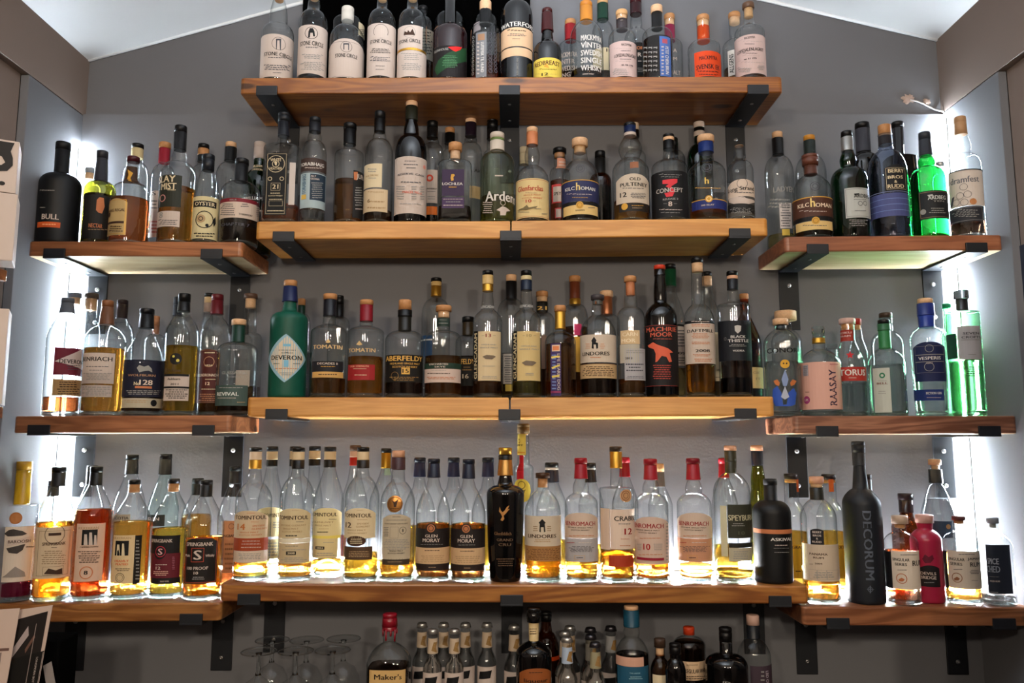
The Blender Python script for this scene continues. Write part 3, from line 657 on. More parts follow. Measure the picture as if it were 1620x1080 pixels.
B('C1','c',275,228,88,330,245,92,'clear',('brown',606),[('cork',130,95),('plug:cork3',160,82),('#3a3034',242,90)],[Lb(175,325,388,604,'pinkw',[T('MACKMYRA',305,355,78,22),P(190,385,370,389,1,'gy'),P(250,400,350,410,1),T('LOFSDALENLAGRET',295,438,165,30),P(250,465,350,476,1),P(190,488,370,492,1,'gy'),T('46 06 296',310,518,90,14),P(190,545,330,600,4,'gy')])],'clear bottle, pale pink label, cork over dark sleeve, left of black-patterned')
B('C1','c',388,200,-40,345,250,105,'clear',('brown',520),[('#3a1216',35,92),('#2e1014',122,92)],[Lb(300,340,480,605,'k',[T('OR',412,385,50,30,'cu'),T('R',410,438,30,36,'w'),P(395,480,425,500,1,'w'),P(390,540,470,580,3,'gy')])],'clear bottle, maroon sleeve, black label, behind pink-labelled one',d=1)
B('C1','c',555,250,50,300,240,92,'clear',('gloom',330),[('cork3',106,96),('k',235,88)],[Lb(572,290,658,606,'#4563a0',[R(590,310,630,345,'#a04a58'),V('PETIT CHIEN BRUN',628,480,24,220,'ww',-1),P(582,360,605,600,9,'w')]),Lb(436,350,570,600,None,[G('gy',(445+j*38,375+i*36),(470+j*38,375+i*36),(472+j*38,368+i*36),(476+j*38,384+i*36),(470+j*38,392+i*36),(466+j*38,383+i*36),(450+j*38,383+i*36),(448+j*38,392+i*36)) for i in range(6) for j in range(3)],nm='printed_pattern')],'black dog-patterned bottle with blue vertical strip label')
B('C1','c',655,205,122,385,330,80,'clear',None,[('cork2',165,86),('plug:cork3',212,76),('#7c1238',335,86)],[Lb(600,380,750,605,None,[T('A',690,405,28,34,'w'),T('M',690,470,30,30,'w'),T('MALT',690,580,80,40,'w')],nm='printed_lettering')],'clear bottle, crimson neck band, white letters, behind blue strip bottle',d=1)
B('C1','c',925,270,128,400,335,92,'clear',None,[('cork2',172,104),('plug:cork3',216,92),('#c8460c',336,100)],[Lb(848,403,1058,604,'#cc4010',[T('MACKMYRA',955,457,140,36),T('SVENSK EK',952,527,180,44),P(865,560,1045,576,1,'k'),P(880,585,1035,600,1,'k')])],'clear bottle with bright orange label and orange neck band')
B('C1','c',1175,215,110,390,330,90,'clear',('brown',560),[('cork2',150,98),('plug:cork3',195,86)],[Lb(1112,402,1165,605,'ww',[V('ALLGENS',1140,510,34,150)])],'clear corked bottle, vertical black lettering, behind last bottle on right',d=1)
B('C1','c',1290,252,28,282,215,94,'clear',('brown',596),[('#5c4230',72,98),('plug:cork',140,72)],[Lb(1168,272,1418,585,'pinkw',[T('MACKMYRA',1285,298,85,22),P(1190,328,1400,332,1,'gy'),P(1240,345,1330,356,1),T('LOFSDALENLAGRET',1290,392,200,30),P(1230,420,1350,430,1),P(1190,445,1400,449,1,'gy'),T('46 31 296',1290,466,100,14),P(1190,495,1400,499,1,'gy'),P(1190,540,1300,580,3,'gy'),P(1345,520,1400,560,3,'gy')])],'clear bottle with pale pink label, rightmost')
# ---- upper left shelf
B('L2','d',345,270,170,425,355,97,'matte',None,[('t:#060709',215,97),('t:#070709',350,94)],[Lb(222,628,356,660,'#c4531e',[P(235,636,345,652,1,'#e8a070')]),Lb(222,575,360,618,None,[T('BULL',298,598,100,36,'w')],nm='printed_lettering'),Lb(222,430,345,560,None,[P(230,440,330,452,1,'gy'),P(235,540,270,552,1,'gy')],nm='printed_mark')],'matte black bottle with orange band, leftmost')
B('L2','d',568,205,217,465,395,88,'olive',('gloom',480),[('#26262c',262,72),('#2b2b31',402,70,88)],[Lb(476,470,668,728,'#14120f',[G('cu',(555,560),(560,500),(575,485),(600,490),(605,540),(590,580),(570,575)),T('NECTAR',552,650,80,28,'cu'),P(490,668,640,676,1,'tan')])],'olive glass bottle, black label with copper flame head',d=.4)
B('L2','d',510,150,318,440,395,58,'clear',None,[('#8d949c',350,64),('plug:cork3',385,56)],[],'clear bottle with silver cap glowing in the corner light',d=1)
B('L2','d',755,250,252,495,405,92,'clear',('redamber',505),[('#3c0c14',284,80)],[Lb(718,305,800,405,'#3a2618',[G('g',(745,325),(775,345),(760,375),(785,400),(735,385),(750,355))],nm='neck_label'),Lb(618,492,738,705,'#b59a68',[Fr(624,500,732,698,'m:g',5),T('CHIVAS REGAL',680,560,100,20,'br'),R(630,625,722,638,'br'),D(640,590,16,'br'),P(632,650,722,690,3,'br')],'arch')],'squat clear flask, maroon cap, ornate gold label, reddish whisky')
B('L2','d',782,165,180,395,270,85,'clear',None,[('k',207,76),('#c9b98c',262,74)],[],'clear bottle, black-topped cream cork, behind the squat flask',d=1)
B('L2','d',942,150,172,400,290,75,'clear',None,[('cork2',206,74),('#861426',290,68)],[Lb(880,450,925,720,'w',[T('S',902,465,22,24),P(885,500,920,560,3),P(885,620,920,700,4,'r')])],'clear bottle, red sleeve, white label, behind dark-labelled tall bottle',d=1)
B('L2','d',1028,222,72,375,285,92,'clear',('orange',440),[('#0e0e10',112,75),('#111114',215,78)],[Lb(920,355,1057,540,'#23241a',[T('ISLAY',975,378,96,44,'c'),T('MIST',985,421,86,44,'c'),T('WHISKY',1000,443,50,10,'c'),O(948,492,24,'#c98a84',.25)]),Lb(917,565,1047,655,'w',[T('8',940,590,20,40,'gy'),P(925,615,1035,648,3)])],'tall clear bottle, black cap, two-line cream lettering, amber whisky',bulb=.12)
B('L2','d',1170,150,180,400,290,70,'clear',None,[('k',208,68),('cork2',246,68),('k',284,68)],[],'clear bottle with black-and-cork stopper behind gold oyster-label bottle',d=1)
B('L2','d',1197,158,240,485,345,92,'clear',('pale',640),[('#15181e',334,76)],[Lb(1118,480,1274,726,'#cfc296',[R(1130,505,1260,542,'k'),T('OYSTER',1195,523,112,26,'c'),O(1190,615,55,'k',.1),D(1170,610,26,'tan'),O(1170,610,14,'k',.3),D(1205,650,10,'k'),G('k',(1238,620),(1252,600),(1254,640),(1242,660)),P(1130,690,1250,720,2,'k')])],'slim clear bottle, black cap, ornate cream shell-ringed label',sh='s')
B('L2','d',1330,175,170,400,280,76,'clear',None,[('cork3',200,66),('k',280,72)],[],'clear bottle with pale cork and black sleeve, behind red-banded one',d=1)
B('L2','d',1395,238,265,470,400,82,'clear',('gloom',600),[('#121214',300,84),('#141416',400,80)],[Lb(1275,490,1510,512,'#6e1420',[T('ISLE',1360,500,40,9,'gy')]),Lb(1273,512,1510,605,'#cbb8a8',[P(1285,520,1370,595,6),P(1400,520,1450,545,2),T('TOBERMORY',1430,588,80,12),P(1490,525,1510,600,7)]),Lb(1280,615,1500,690,None,[T('CHAPTER 7',1372,642,160,20,'dgy')],nm='embossed_lettering')],'squat clear bottle, black cap, cream label with red top edge')
B('L2','d',1500,180,170,440,330,70,'green',None,[('#b9aca6',268,72)],[Lb(1455,285,1545,350,None,[T('WILLIAM',1500,305,55,16,'c'),T('LAWSON',1500,325,55,14,'c')],nm='neck_label'),Lb(1412,470,1590,500,'k',[T('WILLIAM',1480,492,100,22,'w')]),Lb(1420,560,1590,720,'w',[G('k',(1440,580),(1520,570),(1530,640),(1450,620))])],'dark green bottle with long white cap, behind right end',d=1)
# ---- upper central shelves
B('C2','e',190,248,80,325,295,88,'clear',('redamber',690),[('#15171c',140,84),('#181a20',235,80)],[Lb(80,335,225,748,'k',[Fr(90,345,215,740,'c',4),O(152,412,60,'c',.06),T('WHITE',152,385,70,22,'c'),T('HEATHER',152,442,80,20,'c'),O(152,412,24,'c',.15),G('c',(142,400),(152,395),(162,402),(156,425),(148,420)),O(115,510,14,'c',.25),O(190,510,14,'c',.25),T('21',150,562,38,34,'c'),Fr(122,538,180,588,'c',3),T('BLENDED',150,606,60,10,'c'),T('SCOTCH WHISKY',150,622,90,10,'c'),P(100,640,205,652,1,'c'),Fr(110,655,195,690,'c',3),P(100,712,200,730,1,'c')],'arch'),Lb(238,402,288,680,'#c9bfb8')],'flat rectangular bottle, ornate black and gold label, leftmost',n=7,a=.62,nt=74,sh=(5,.6))
B('C2','e',395,178,110,380,210,92,'clear',('clear',700),[('#16181c',145,78),('#1a1b20',206,80)],[Lb(315,372,485,458,'#3a2a24',[T('TORABHAIG',392,412,150,26,'ww'),P(340,432,460,444,1,'w')]),Lb(312,470,478,700,'#9fb0b4',[R(375,480,475,652,'#1d2c3a'),T('ALLT',398,492,34,14,'w'),T('GLEANN',408,510,56,14,'w'),P(380,530,465,640,8,'gy'),V('TORABHAIG',338,545,22,130,'#4a6a80',1),R(320,615,350,645,'#cfa84a')])],'clear bottle, brown neck-banner label above pale blue label',bulb=.18)
B('C2','e',628,200,150,390,330,88,'clear',('brown',530),[('k',190,88),('k',290,84)],[Lb(657,460,728,772,'#14110f',[G('cu',(662,465),(688,465),(682,520),(664,515)),T('JURA',705,498,50,36,'w'),P(665,560,722,690,8,'gy'),P(670,700,720,715,1,'w')]),Lb(610,262,690,288,None,[T('JURA',648,272,70,14,'w')],nm='neck_lettering')],'clear bottle, black cap, brown whisky, black side label',sh='q')
B('C2','e',825,195,70,380,215,92,'clear',('dark',730),[('k',120,72),('k',205,74)],[Lb(728,410,848,566,'c',[P(750,440,820,470,2,'gy'),T('AULTMORE',785,488,80,14,'tan'),P(760,500,810,512,1,'gy')]),Lb(728,575,885,724,'#cdb795',[P(745,590,870,604,1,'tan'),T('6',763,655,18,26,'br'),P(745,650,875,670,1,'tan'),P(745,690,880,712,1,'tan')])],'clear bottle, black cap, two small cream labels',bulb=.15)
B('C2','e',1035,218,5,370,215,105,'black',None,[('cork3',42,78),('#1c1d14',130,82,84)],[Lb(932,362,1141,736,'w',[P(980,388,1090,400,1,'dgy'),P(975,410,1100,424,1,'dgy'),P(1000,432,1080,446,1,'dgy'),D(1125,435,14,'#d88878'),T('RESERVE CASK',1040,478,170,14,'dgy'),P(945,525,1130,540,1,'dgy'),P(945,555,1000,650,6,'gy'),P(1040,555,1075,650,6,'gy'),P(1095,555,1125,650,6,'gy'),T('PARCEL NO 6',1045,598,120,18,'#c8604c'),P(945,670,1130,680,1,'gy')])],'tall black bottle, pale cork, large white certificate-style label',bulb=.1)
B('C2','f',95,165,135,390,240,92,'clear',('gloom',752),[('k',180,74),('#101012',245,74)],[Lb(40,450,132,668,'w',[O(82,505,24,'#c8452c',.5),T('WHISKY',94,575,68,12),P(60,588,128,598,1),P(60,620,125,650,2,'gy')]),Lb(30,690,132,745,'#c8641c')],'clear bottle, black cap, red round mark, orange band, partly hidden',d=.75,bulb=.15)
B('C2','f',248,228,278,445,402,86,'clear',('gloom',712),[('cork2',332,90),('plug:cork3',385,66)],[Lb(163,448,308,622,'pur',[G('g',(225,480),(240,478),(248,486),(238,500),(240,520),(225,525),(220,505)),T('LOCHLEA',232,543,132,20,'ww'),P(200,558,268,572,1,'g')],''),Lb(163,632,308,702,'#3a2444',[P(172,640,300,648,1,'w'),P(180,656,292,668,1,'gy'),P(172,678,300,690,1,'w')])],'square clear bottle, cork stopper, purple label',n=7,a=.9,sh='q')
B('C2','f',213,120,180,400,290,64,'clear',None,[('cork2',216,66),('k',285,70)],[],'slim clear bottle behind the purple-labelled square one',d=1)
B('C2','f',350,165,105,385,240,84,'clear',None,[('cork3',148,73),('#1e1420',238,76)],[Lb(360,440,428,480,None,[T('AX',395,460,40,22,'k')],nm='printed_lettering'),Lb(345,560,420,640,'tan')],'clear bottle, pale cork, dark purple sleeve, behind purple label',d=1,bulb=.15)
B('C2','f',525,232,212,420,345,98,'palegreen',('olive',640),[('#cfc3b4',250,95),('#5a6a38',266,93),('#cfc3b4',330,96)],[Lb(425,560,640,670,None,[T('Ardens',545,622,190,76,'ww')],nm='script_lettering'),Lb(500,655,612,760,None,[O(563,668,18,'w',.2),G('w',(520,715),(545,700),(560,690),(585,700),(610,722),(585,725),(580,750),(545,750),(545,725))],nm='figure_print'),Lb(420,500,500,760,None,[P(428,660,500,740,6,'w'),P(505,480,570,500,1,'w')],nm='fine_print')],'green-tinted bottle, white double cap, white script lettering')
B('C2','f',492,125,118,370,330,72,'clear',None,[('k',190,72),('#141416',255,74)],[],'clear bottle with black cap behind white script bottle',d=1,bulb=.1)
B('C2','f',757,222,175,520,430,84,'clear',('brown',768),[('cork3',208,73),('#b8724a',292,76)],[Lb(648,505,865,762,'#d8c088',[Fr(652,512,862,756,'r',4),T('Glenfarclas',745,570,160,40,'#a02c1c'),P(700,598,800,608,1,'tan'),T('SINGLE MALT',755,615,110,12,'cu'),T('SCOTCH WHISKY',755,634,130,12,'cu'),T('10',733,656,38,24,'#a02c1c'),P(688,654,708,658,1),P(758,654,780,658,1),G('#6a5a38',(660,722),(700,700),(722,682),(735,700),(790,690),(780,702),(720,716)),P(665,725,740,735,1),P(760,703,820,713,1),P(815,734,850,748,1)])],'clear bulb-necked bottle, copper band, yellow label with red script',bulb=.35,sh='m')
B('C2','f',702,130,305,470,400,56,'clear',None,[('#c8b898',350,56),('#b8a888',420,58)],[],'clear bottle with cream cap behind the red script bottle',d=1)
B('C2','f',938,140,312,490,440,78,'clear',('redamber',530),[('k',346,90),('plug:cork2',375,70)],[Lb(920,375,1000,440,'#c88a70',[P(930,390,990,430,2,'w')],nm='neck_label'),Lb(885,545,946,668,'#b83a38',[R(895,560,946,660,'w'),T('SPEY',922,607,48,24)]),Lb(905,700,946,768,'#b83a38',[R(912,708,946,762,'w')])],'small bottle, black cap, red and white label, partly hidden',d=.9,X=None)
B('C2','f',1072,248,250,510,395,106,'clear',('gloom',758),[('cork3',302,106),('plug:cork',345,76)],[Lb(948,515,1196,655,'#23264a',[R(948,515,1196,520,'g'),T('KILC',1005,577,62,26,'ww'),T('h',1057,560,26,60,'#e8cc80'),T('OMAN',1120,574,92,26,'ww'),P(985,608,1150,616,1,'w'),P(1010,630,1130,638,1,'g')]),Lb(948,657,1196,678,'k'),Lb(962,680,1185,742,'#d8b878',[D(1068,682,24,'g'),O(1068,682,17,'#8a6420',.2),T('SANAIG',1070,716,60,10),P(1120,695,1170,705,1)]),Lb(1040,415,1105,470,None,[O(1072,440,30,'dgy',.1),O(1072,440,18,'dgy',.2)],nm='glass_seal')],'clear bottle, cork stopper, navy label with gold seal',sh='m')
B('C2','f',1205,150,333,545,482,74,'brown',('gloom',570),[('k',380,70),('#141414',482,72)],[],'brown glass bottle with long black cap beside navy-labelled bottle',d=1)
B('C2','g',243,250,148,470,385,120,'clear',('orange',665),[('k',166,80),('navy',212,80),('w',232,82)],[Lb(145,475,358,666,'#c8b9a6',[T('OLD',268,510,72,24),T('PULTENEY',258,545,172,28),P(170,568,345,578,1),T('12',193,616,44,36),P(232,600,345,640,4)],'arch'),Lb(165,668,352,722,'#1a130c',[D(200,693,22,'g'),P(228,682,340,690,1,'g'),P(235,698,330,706,1,'tan')])],'clear bottle with bulging neck, navy cap, arched white label',bulb=.75,sh='m',nt=78)
B('C2','g',272,150,148,385,330,70,'clear',None,[('#cdb8a0',195,60),('k',240,62)],[Lb(235,400,290,440,'cu')],'clear bottle with cream cap behind the bulging-necked one',d=1)  # copper patch paints a glow into the colour, not a paper label
B('C2','g',498,248,222,455,395,92,'clear',None,[('k',240,76),('cork3',262,74),('k',320,76)],[Lb(375,455,620,758,'#0d0c0d',[P(400,480,600,488,1,'gy'),P(425,495,570,502,1,'gy'),G('#c83038',(450,520),(545,512),(545,535),(505,560),(530,590),(515,625),(475,630),(462,605),(492,600),(500,575),(470,560),(490,545),(450,545)),T('CONCEPT',495,583,170,34,'#b8b0a8'),T('RELEASE 2',502,642,98,14,'gy'),T('8',500,675,26,36,'w'),P(455,672,480,676,1,'gy'),P(520,672,545,676,1,'gy'),P(430,710,575,718,1,'w'),P(410,730,590,738,1,'gy')])],'clear bottle wrapped in black label with big red numeral')
B('C2','g',530,150,245,400,330,60,'clear',None,[('k',300,56),('k',385,58)],[],'clear bottle with black cap behind the red numeral bottle',d=1)
B('C2','g',752,262,228,480,400,104,'clear',('orange',706),[('cork3',273,116),('#16285c',342,104)],[Lb(735,495,765,555,None,[T('h',748,520,28,50,'#d8b860')],nm='gold_letter'),Lb(660,565,850,575,None,[P(665,565,845,575,1,'g')],nm='gold_line'),Lb(710,405,785,460,None,[O(748,432,34,'dgy',.1),O(748,432,22,'dgy',.2)],nm='glass_seal'),Lb(648,640,880,704,'#1b2660',[R(648,640,880,645,'g'),D(762,640,24,'g'),O(762,640,16,'#fff0c0',.2),T('100% ISLAY'.replace('%',''),755,680,85,12,'w')])],'clear round bottle, cork, blue neck band and blue bottom label',sh='m')
B('C2','g',700,175,142,400,290,80,'green',None,[('w',182,74),('k',205,72),('w',238,76)],[],'green glass bottle with white and black cap, behind blue-banded bottle',d=1)
B('C2','g',957,185,215,480,400,92,'clear',None,[('plug:cork3',298,60),('cork',299,60)],[Lb(868,512,1045,625,'#d2bfae',[O(965,540,36,'dgy',.08),T('Long Strand',955,572,165,30,'#2a2622'),P(890,596,1040,606,1)],'arch'),Lb(868,625,1045,748,'#4a4640',[G('w',(875,650),(925,628),(1000,640),(1044,655),(1044,668),(960,690),(880,668)),O(962,658,34,'w',.12),G('#1c1a18',(870,690),(1044,690),(1044,745),(870,745)),P(885,700,1035,740,4,'gy')])],'clear long-necked bottle, white label with dark landscape, rightmost',nt=72)
# ---- upper right shelf
B('R2','h',188,168,278,520,415,72,'clear',('pale',850),[('cork3',313,60),('#101012',405,66)],[Lb(185,665,250,806,'#cfc6c2',[P(190,672,245,800,9)]),Lb(198,810,240,845,'#d8b850'),Lb(110,560,262,720,None,[T('LADYEN',205,590,110,34,'gy'),P(120,640,250,700,3,'gy')],nm='embossed_lettering'),Lb(150,330,222,395,None,[O(162,355,9,'w',.2),P(185,340,215,385,3,'w')],nm='neck_label')],'slim embossed clear bottle, leftmost behind',d=1,bulb=.2)
B('R2','h',368,228,403,610,515,84,'clear',('gloom',812),[('#5c3426',462,96,90),('#4c2c20',512,76)],[Lb(256,630,478,738,'#4a2a1c',[R(256,630,478,635,'g'),T('KILC',318,680,62,26,'#e6d2b8'),T('h',368,663,26,58,'#e8cc80'),T('OMAN',425,677,84,26,'#e6d2b8'),P(295,708,445,716,1,'w')]),Lb(256,738,478,762,'k'),Lb(276,764,476,812,'#d8b878',[D(385,762,22,'g'),O(385,762,15,'#8a6420',.2),P(310,785,450,795,1)]),Lb(350,550,415,600,None,[O(382,572,28,'dgy',.1),O(382,572,16,'dgy',.2)],nm='glass_seal')],'clear bottle, copper-brown stopper, brown label with gold seal',sh='m')
B('R2','h',365,180,298,520,415,80,'clear',None,[('#c88a34',326,66),('#1c2420',412,68)],[],'clear bottle with orange-topped cap behind brown label',d=1)
B('R2','h',578,220,272,560,475,84,'green',None,[('k',306,66),('m:sv',382,70)],[Lb(547,580,682,745,'#b5b8b4',[Fr(553,587,676,738,'dgy',3),G('k',(595,615),(625,612),(622,620),(598,622)),T('ARDBEG',635,626,80,24),O(630,668,14,'dgy',.2),O(655,668,14,'dgy',.2),P(585,645,670,650,1),P(600,705,660,712,1)]),Lb(562,750,680,800,None,[P(567,755,672,795,4,'gy')],nm='fine_print')],'dark green bulb-necked bottle, silver collar, pale silver label',bulb=.35)
B('R2','h',662,185,228,470,400,84,'black',None,[('k',262,84),('#33333a',390,84)],[],'black bottle with long grey-black sleeve behind green and blue bottles',d=1)
B('R2','h',790,234,238,530,355,96,'blueish',('clear',742),[('cork2',292,76),('plug:cork3',300,70),('#1e1a1c',348,80)],[Lb(674,600,905,604,'#6a7090'),Lb(765,452,886,594,'#151518',[Fr(773,470,878,588,'c',3),T('BERRY',825,487,85,24,'c'),T('BROS',822,522,82,20,'c'),T('&',825,547,16,18,'c'),T('RUDD',825,572,88,24,'c')],'arch'),Lb(676,610,904,738,'#454b78',[R(676,640,904,642,'lb'),R(676,672,904,674,'lb'),R(676,705,904,707,'lb')])],'blue-grey wrapped bottle, cork, black arched badge')
B('R2','h',858,170,223,425,418,74,'black',None,[('k',252,72),('x:#1c1c20',420,66)],[],'square-shouldered black bottle behind the blue-grey one',d=1,n=6,a=.9,sh='q')
B('R2','h',1012,215,278,560,470,86,'brightgreen',None,[('#2a2d34',320,70),('#2c2f36',408,72,80)],[Lb(955,595,1118,750,'#17181a',[Fr(960,602,1112,742,'tan',3),G('sv',(1000,622),(1030,618),(1028,626),(1005,630)),T('ARDBEG',1050,634,95,26,'#c8ccc8'),T('TEN',1060,655,60,10,'gy'),D(978,716,17,'gy'),P(1010,690,1100,725,3,'gy')])],'bright translucent green bottle, grey-black cap, black label',bulb=.4)
B('R2','h',1085,110,442,560,500,44,'clear',None,[('m:sv',472,48)],[],'small clear bottle with silver cap behind green bottle',d=1)
B('R2','h',1213,212,193,480,400,88,'clear',('gloom',772),[('#b58c66',292,72,76)],[Lb(1118,478,1308,682,'#d8cdc4',[R(1118,478,1308,484,'k'),T('dramfest',1205,535,155,40,'#6a6a70'),O(1200,577,22,'dgy',.1),O(1180,627,22,'dgy',.1),O(1222,617,22,'dgy',.1),O(1160,666,22,'dgy',.1),O(1204,662,22,'dgy',.1),D(1252,657,20,'#b5794a'),G('dgy',(1132,690),(1140,640),(1152,630),(1150,645),(1142,690))]),Lb(1122,684,1308,768,'#26262c',[P(1135,700,1290,745,4,'gy'),Fr(1128,690,1302,762,'sv',2)])],'clear bulb-necked bottle, tan cap, white barrel-pyramid label, rightmost',bulb=.45)
# ---- middle left shelf
B('L3','i',382,240,160,400,252,92,'clear',('redamber',765),[('#565a62',190,84),('#565a62',254,80,100)],[Lb(330,462,497,630,'#641628',[G('#cfc0bc',(335,545),(497,470),(497,600)),T('DEVERON',430,546,135,30),P(400,565,490,600,3,'dgy')]),Lb(320,655,495,755,'#b08a58',[P(345,665,485,750,6,'br')])],'clear bottle, grey cap, maroon label with white triangle, leftmost',sh='s')
B('L3','i',430,110,130,360,250,90,'clear',None,[('#6a6e78',160,84),('plug:cork3',200,70)],[],'clear bottle with grey cap behind the maroon label',d=1)
B('L3','i',530,150,133,390,250,80,'clear',None,[('#4a4038',166,92),('plug:cork3',236,74)],[],'clear bottle, brown-topped pale cork, third in back',d=1)
B('L3','i',628,272,175,430,325,100,'clear',('orange',470),[('#8a5a3a',215,78),('#6a4632',322,78,98)],[Lb(505,493,698,680,'w',[T('BENRIACH',597,530,178,30),P(515,572,680,582,1,'dgy'),P(530,595,640,603,1),P(512,615,685,660,5,'gy')]),Lb(497,690,682,762,'w',[P(503,697,676,756,5,'gy')])],'clear bottle nearly full of amber whisky, copper cap, white label',sh='m')
B('L3','i',722,175,172,420,290,84,'clear',None,[('#2a2022',202,72),('#261c1e',286,74)],[],'clear bottle, dark brown cap, behind amber-filled bottle',d=1)
B('L3','i',870,268,225,560,350,86,'clear',('gloom',560),[('#0d0e12',260,94),('#0e1014',346,88,100)],[Lb(750,535,996,762,'#141628',[G('gy',(835,585),(850,568),(880,578),(905,570),(925,590),(928,612),(905,602),(880,605),(850,612)),T('WOLFBURN',865,630,165,16,'#a07858'),T('No',835,680,34,24,'c'),T('128',890,674,80,36,'#d8c8b8'),R(825,697,925,710,'cu'),P(770,720,980,750,3,'gy')]),Lb(742,770,992,828,'#b0a690',[P(755,778,905,800,2,'tan'),D(937,800,22,'k')])],'clear bell-shaped bottle, black cap, navy label, pale strip below',sh='s')
B('L3','i',942,140,270,440,380,44,'clear',None,[('#a07050',330,44),('#8a6048',380,44)],[],'small peach-capped bottle behind the navy-labelled one',d=1)
B('L3','i',1100,218,133,400,245,84,'clear',('yellow',455),[('k',185,79),('#101012',243,76,82)],[Lb(1030,480,1115,620,None,[D(1072,530,38,'#14110f'),D(1060,515,8,'#c8b850'),D(1085,540,10,'#c8b850'),T('Octave',1062,600,84,24,'#4a3a20')],nm='printed_lettering'),Lb(1002,622,1152,785,'w',[R(1002,622,1152,636,'k'),T('Auldearn',1062,652,76,16),T('2011',1065,684,48,14),R(1002,698,1152,710,'k'),P(1010,714,1145,775,5,'k')])],'clear bottle, round black blot mark, white label with black bars',bulb=.1,sh='m')
B('L3','i',1065,165,155,420,270,80,'clear',None,[('#14181f',205,70),('#1a2230',272,70)],[],'clear bottle, navy-black cap, behind the blot-marked bottle',d=1,bulb=.1)
B('L3','i',1305,205,138,410,262,86,'clear',('dark',790),[('#5c1820',175,76),('#5a161e',260,74,82)],[Lb(1208,470,1337,800,'#4a1c18',[Fr(1213,476,1332,795,'tan',3),P(1235,485,1325,500,1,'c'),O(1275,548,34,'#b88a68',.1),T('1826',1275,570,45,12,'c'),T('GLENDRONACH',1272,629,118,20,'#e0ccb8'),P(1240,650,1325,660,1,'c'),T('12',1268,681,26,22,'#e8ccb0'),P(1230,710,1325,720,1,'c'),P(1215,740,1330,790,4,'#a87858')],'arch')],'clear bottle, deep red cap, brick-red vintage label',d=.55,sh='m')
B('L3','i',1255,95,132,420,250,72,'clear',None,[('k',156,62),('#c8b08a',192,60),('#a8948c',248,62)],[],'clear bottle, black-topped striped cap, behind red-capped one',d=1)
B('L3','i',1442,262,290,490,430,86,'clear',('gloom',815),[('cork3',326,92),('#0d2c20',430,82)],[Lb(1315,690,1510,815,'#3a4a44',[P(1330,700,1490,712,1,'gy'),T('REVIVAL',1392,744,130,26,'#d8dcd8'),P(1330,765,1440,773,1,'w'),P(1440,790,1500,800,1,'tan')]),Lb(1355,600,1510,650,None,[T('GLASSAUGH',1430,615,150,20,'gy'),P(1370,635,1500,645,1,'gy')],nm='printed_lettering')],'round clear bottle, cork, green neck foil, grey-green label')
B('L3','i',1512,150,135,420,375,88,'clear',('brown',700),[('#5a4438',166,86),('plug:cork3',222,66)],[Lb(1440,600,1525,700,'w')],'square clear bottle with cork, behind right end',d=1,n=6,a=1,sh='q')
# ---- middle central shelves
B('C3','j',272,256,140,410,348,104,'teal',None,[('cork2',180,90),('#141c40',282,92,104)],[Lb(146,490,388,808,'#8fb4c4',[],'diamond'),Lb(156,504,378,794,'#d6c6ac',[R(240,555,292,572,'#7ab4d0'),P(190,592,345,602,1),P(215,610,320,620,1),T('THE',262,612,22,8),T('DEVERON',264,645,192,34,'k'),R(245,662,276,706,'#7ab4d0'),P(175,680,225,690,1,'grn'),P(300,680,355,690,1),P(185,712,340,722,1,'cu'),P(215,740,310,765,2,'gy')],'diamond','label')],'frosted green bottle with large diamond label, leftmost',ringed=0)
B('C3','j',352,130,260,440,360,60,'clear',None,[('cork2',305,50),('#0d2c20',372,50)],[],'clear bottle with green neck foil behind the frosted green one',d=1)
B('C3','j',537,248,228,485,430,92,'clear',('brown',785),[('cork2',266,92),('#14141a',376,88)],[Lb(440,540,632,600,None,[T('TOMATIN',535,574,188,30,'#cfae78'),G('#cfae78',(520,545),(537,520),(552,545),(540,550),(530,550))],nm='gold_lettering'),Lb(432,668,634,738,'#16161b',[T('DECADES II',532,684,132,16,'w'),P(470,700,600,708,1,'g')]),Lb(434,738,634,776,'#c89c58',[P(450,748,615,765,1,'br')])],'clear bottle, cork, black foil, gold lettering, black and gold label',sh='m')
B('C3','j',602,150,240,440,380,64,'clear',None,[('k',300,58),('k',385,60)],[],'clear bottle with black cap behind the black and gold label',d=1)
B('C3','j',780,250,268,485,440,90,'clear',('orange',645),[('cork2',302,90),('#74121c',410,88)],[Lb(665,545,850,620,None,[T('TOMATIN',760,596,172,30,'#cfae78'),G('#cfae78',(722,560),(742,535),(762,560),(742,566))],nm='gold_lettering'),Lb(668,690,842,792,'#8c1a1c',[T('CASK STRENGTH',742,702,120,14,'#e0a080'),P(700,715,790,723,1,'c'),P(690,755,810,765,1,'c')])],'clear bottle, cork, red neck foil, red label, amber whisky',sh='m')
B('C3','j',1035,264,268,545,470,90,'clear',('gloom',655),[('cork2',335,86),('k',378,96),('#1a1812',472,86)],[Lb(915,625,1155,806,'#0f0d0a',[T('ABERFELDY',1035,650,232,38,'#d8a850'),T('HIGHLAND SINGLE MALT',1040,684,190,14,'#c89848'),T('SCOTCH WHISKY',1040,706,160,14,'#c89848'),R(1018,712,1072,755,'#d8a850'),T('15',1045,733,42,32,'#14100a'),P(940,770,1130,800,3,'#8a6a38'),O(975,765,26,'#8a6a38',.1)]),Lb(1005,390,1070,465,None,[G('#d8a850',(1030,400),(1042,400),(1050,425),(1045,455),(1025,455),(1020,425))],nm='neck_emblem')],'clear bottle, two-stage black collar, black label, boxed gold number')
B('C3','k',120,195,125,385,245,80,'clear',None,[('k',150,72),('#bfa067',178,70),('m:g',246,70)],[Lb(22,500,100,640,'#1a3a5c',[R(22,525,100,535,'sv')])],'clear bottle, gold neck foil, blue label, behind ribbed one',d=1)
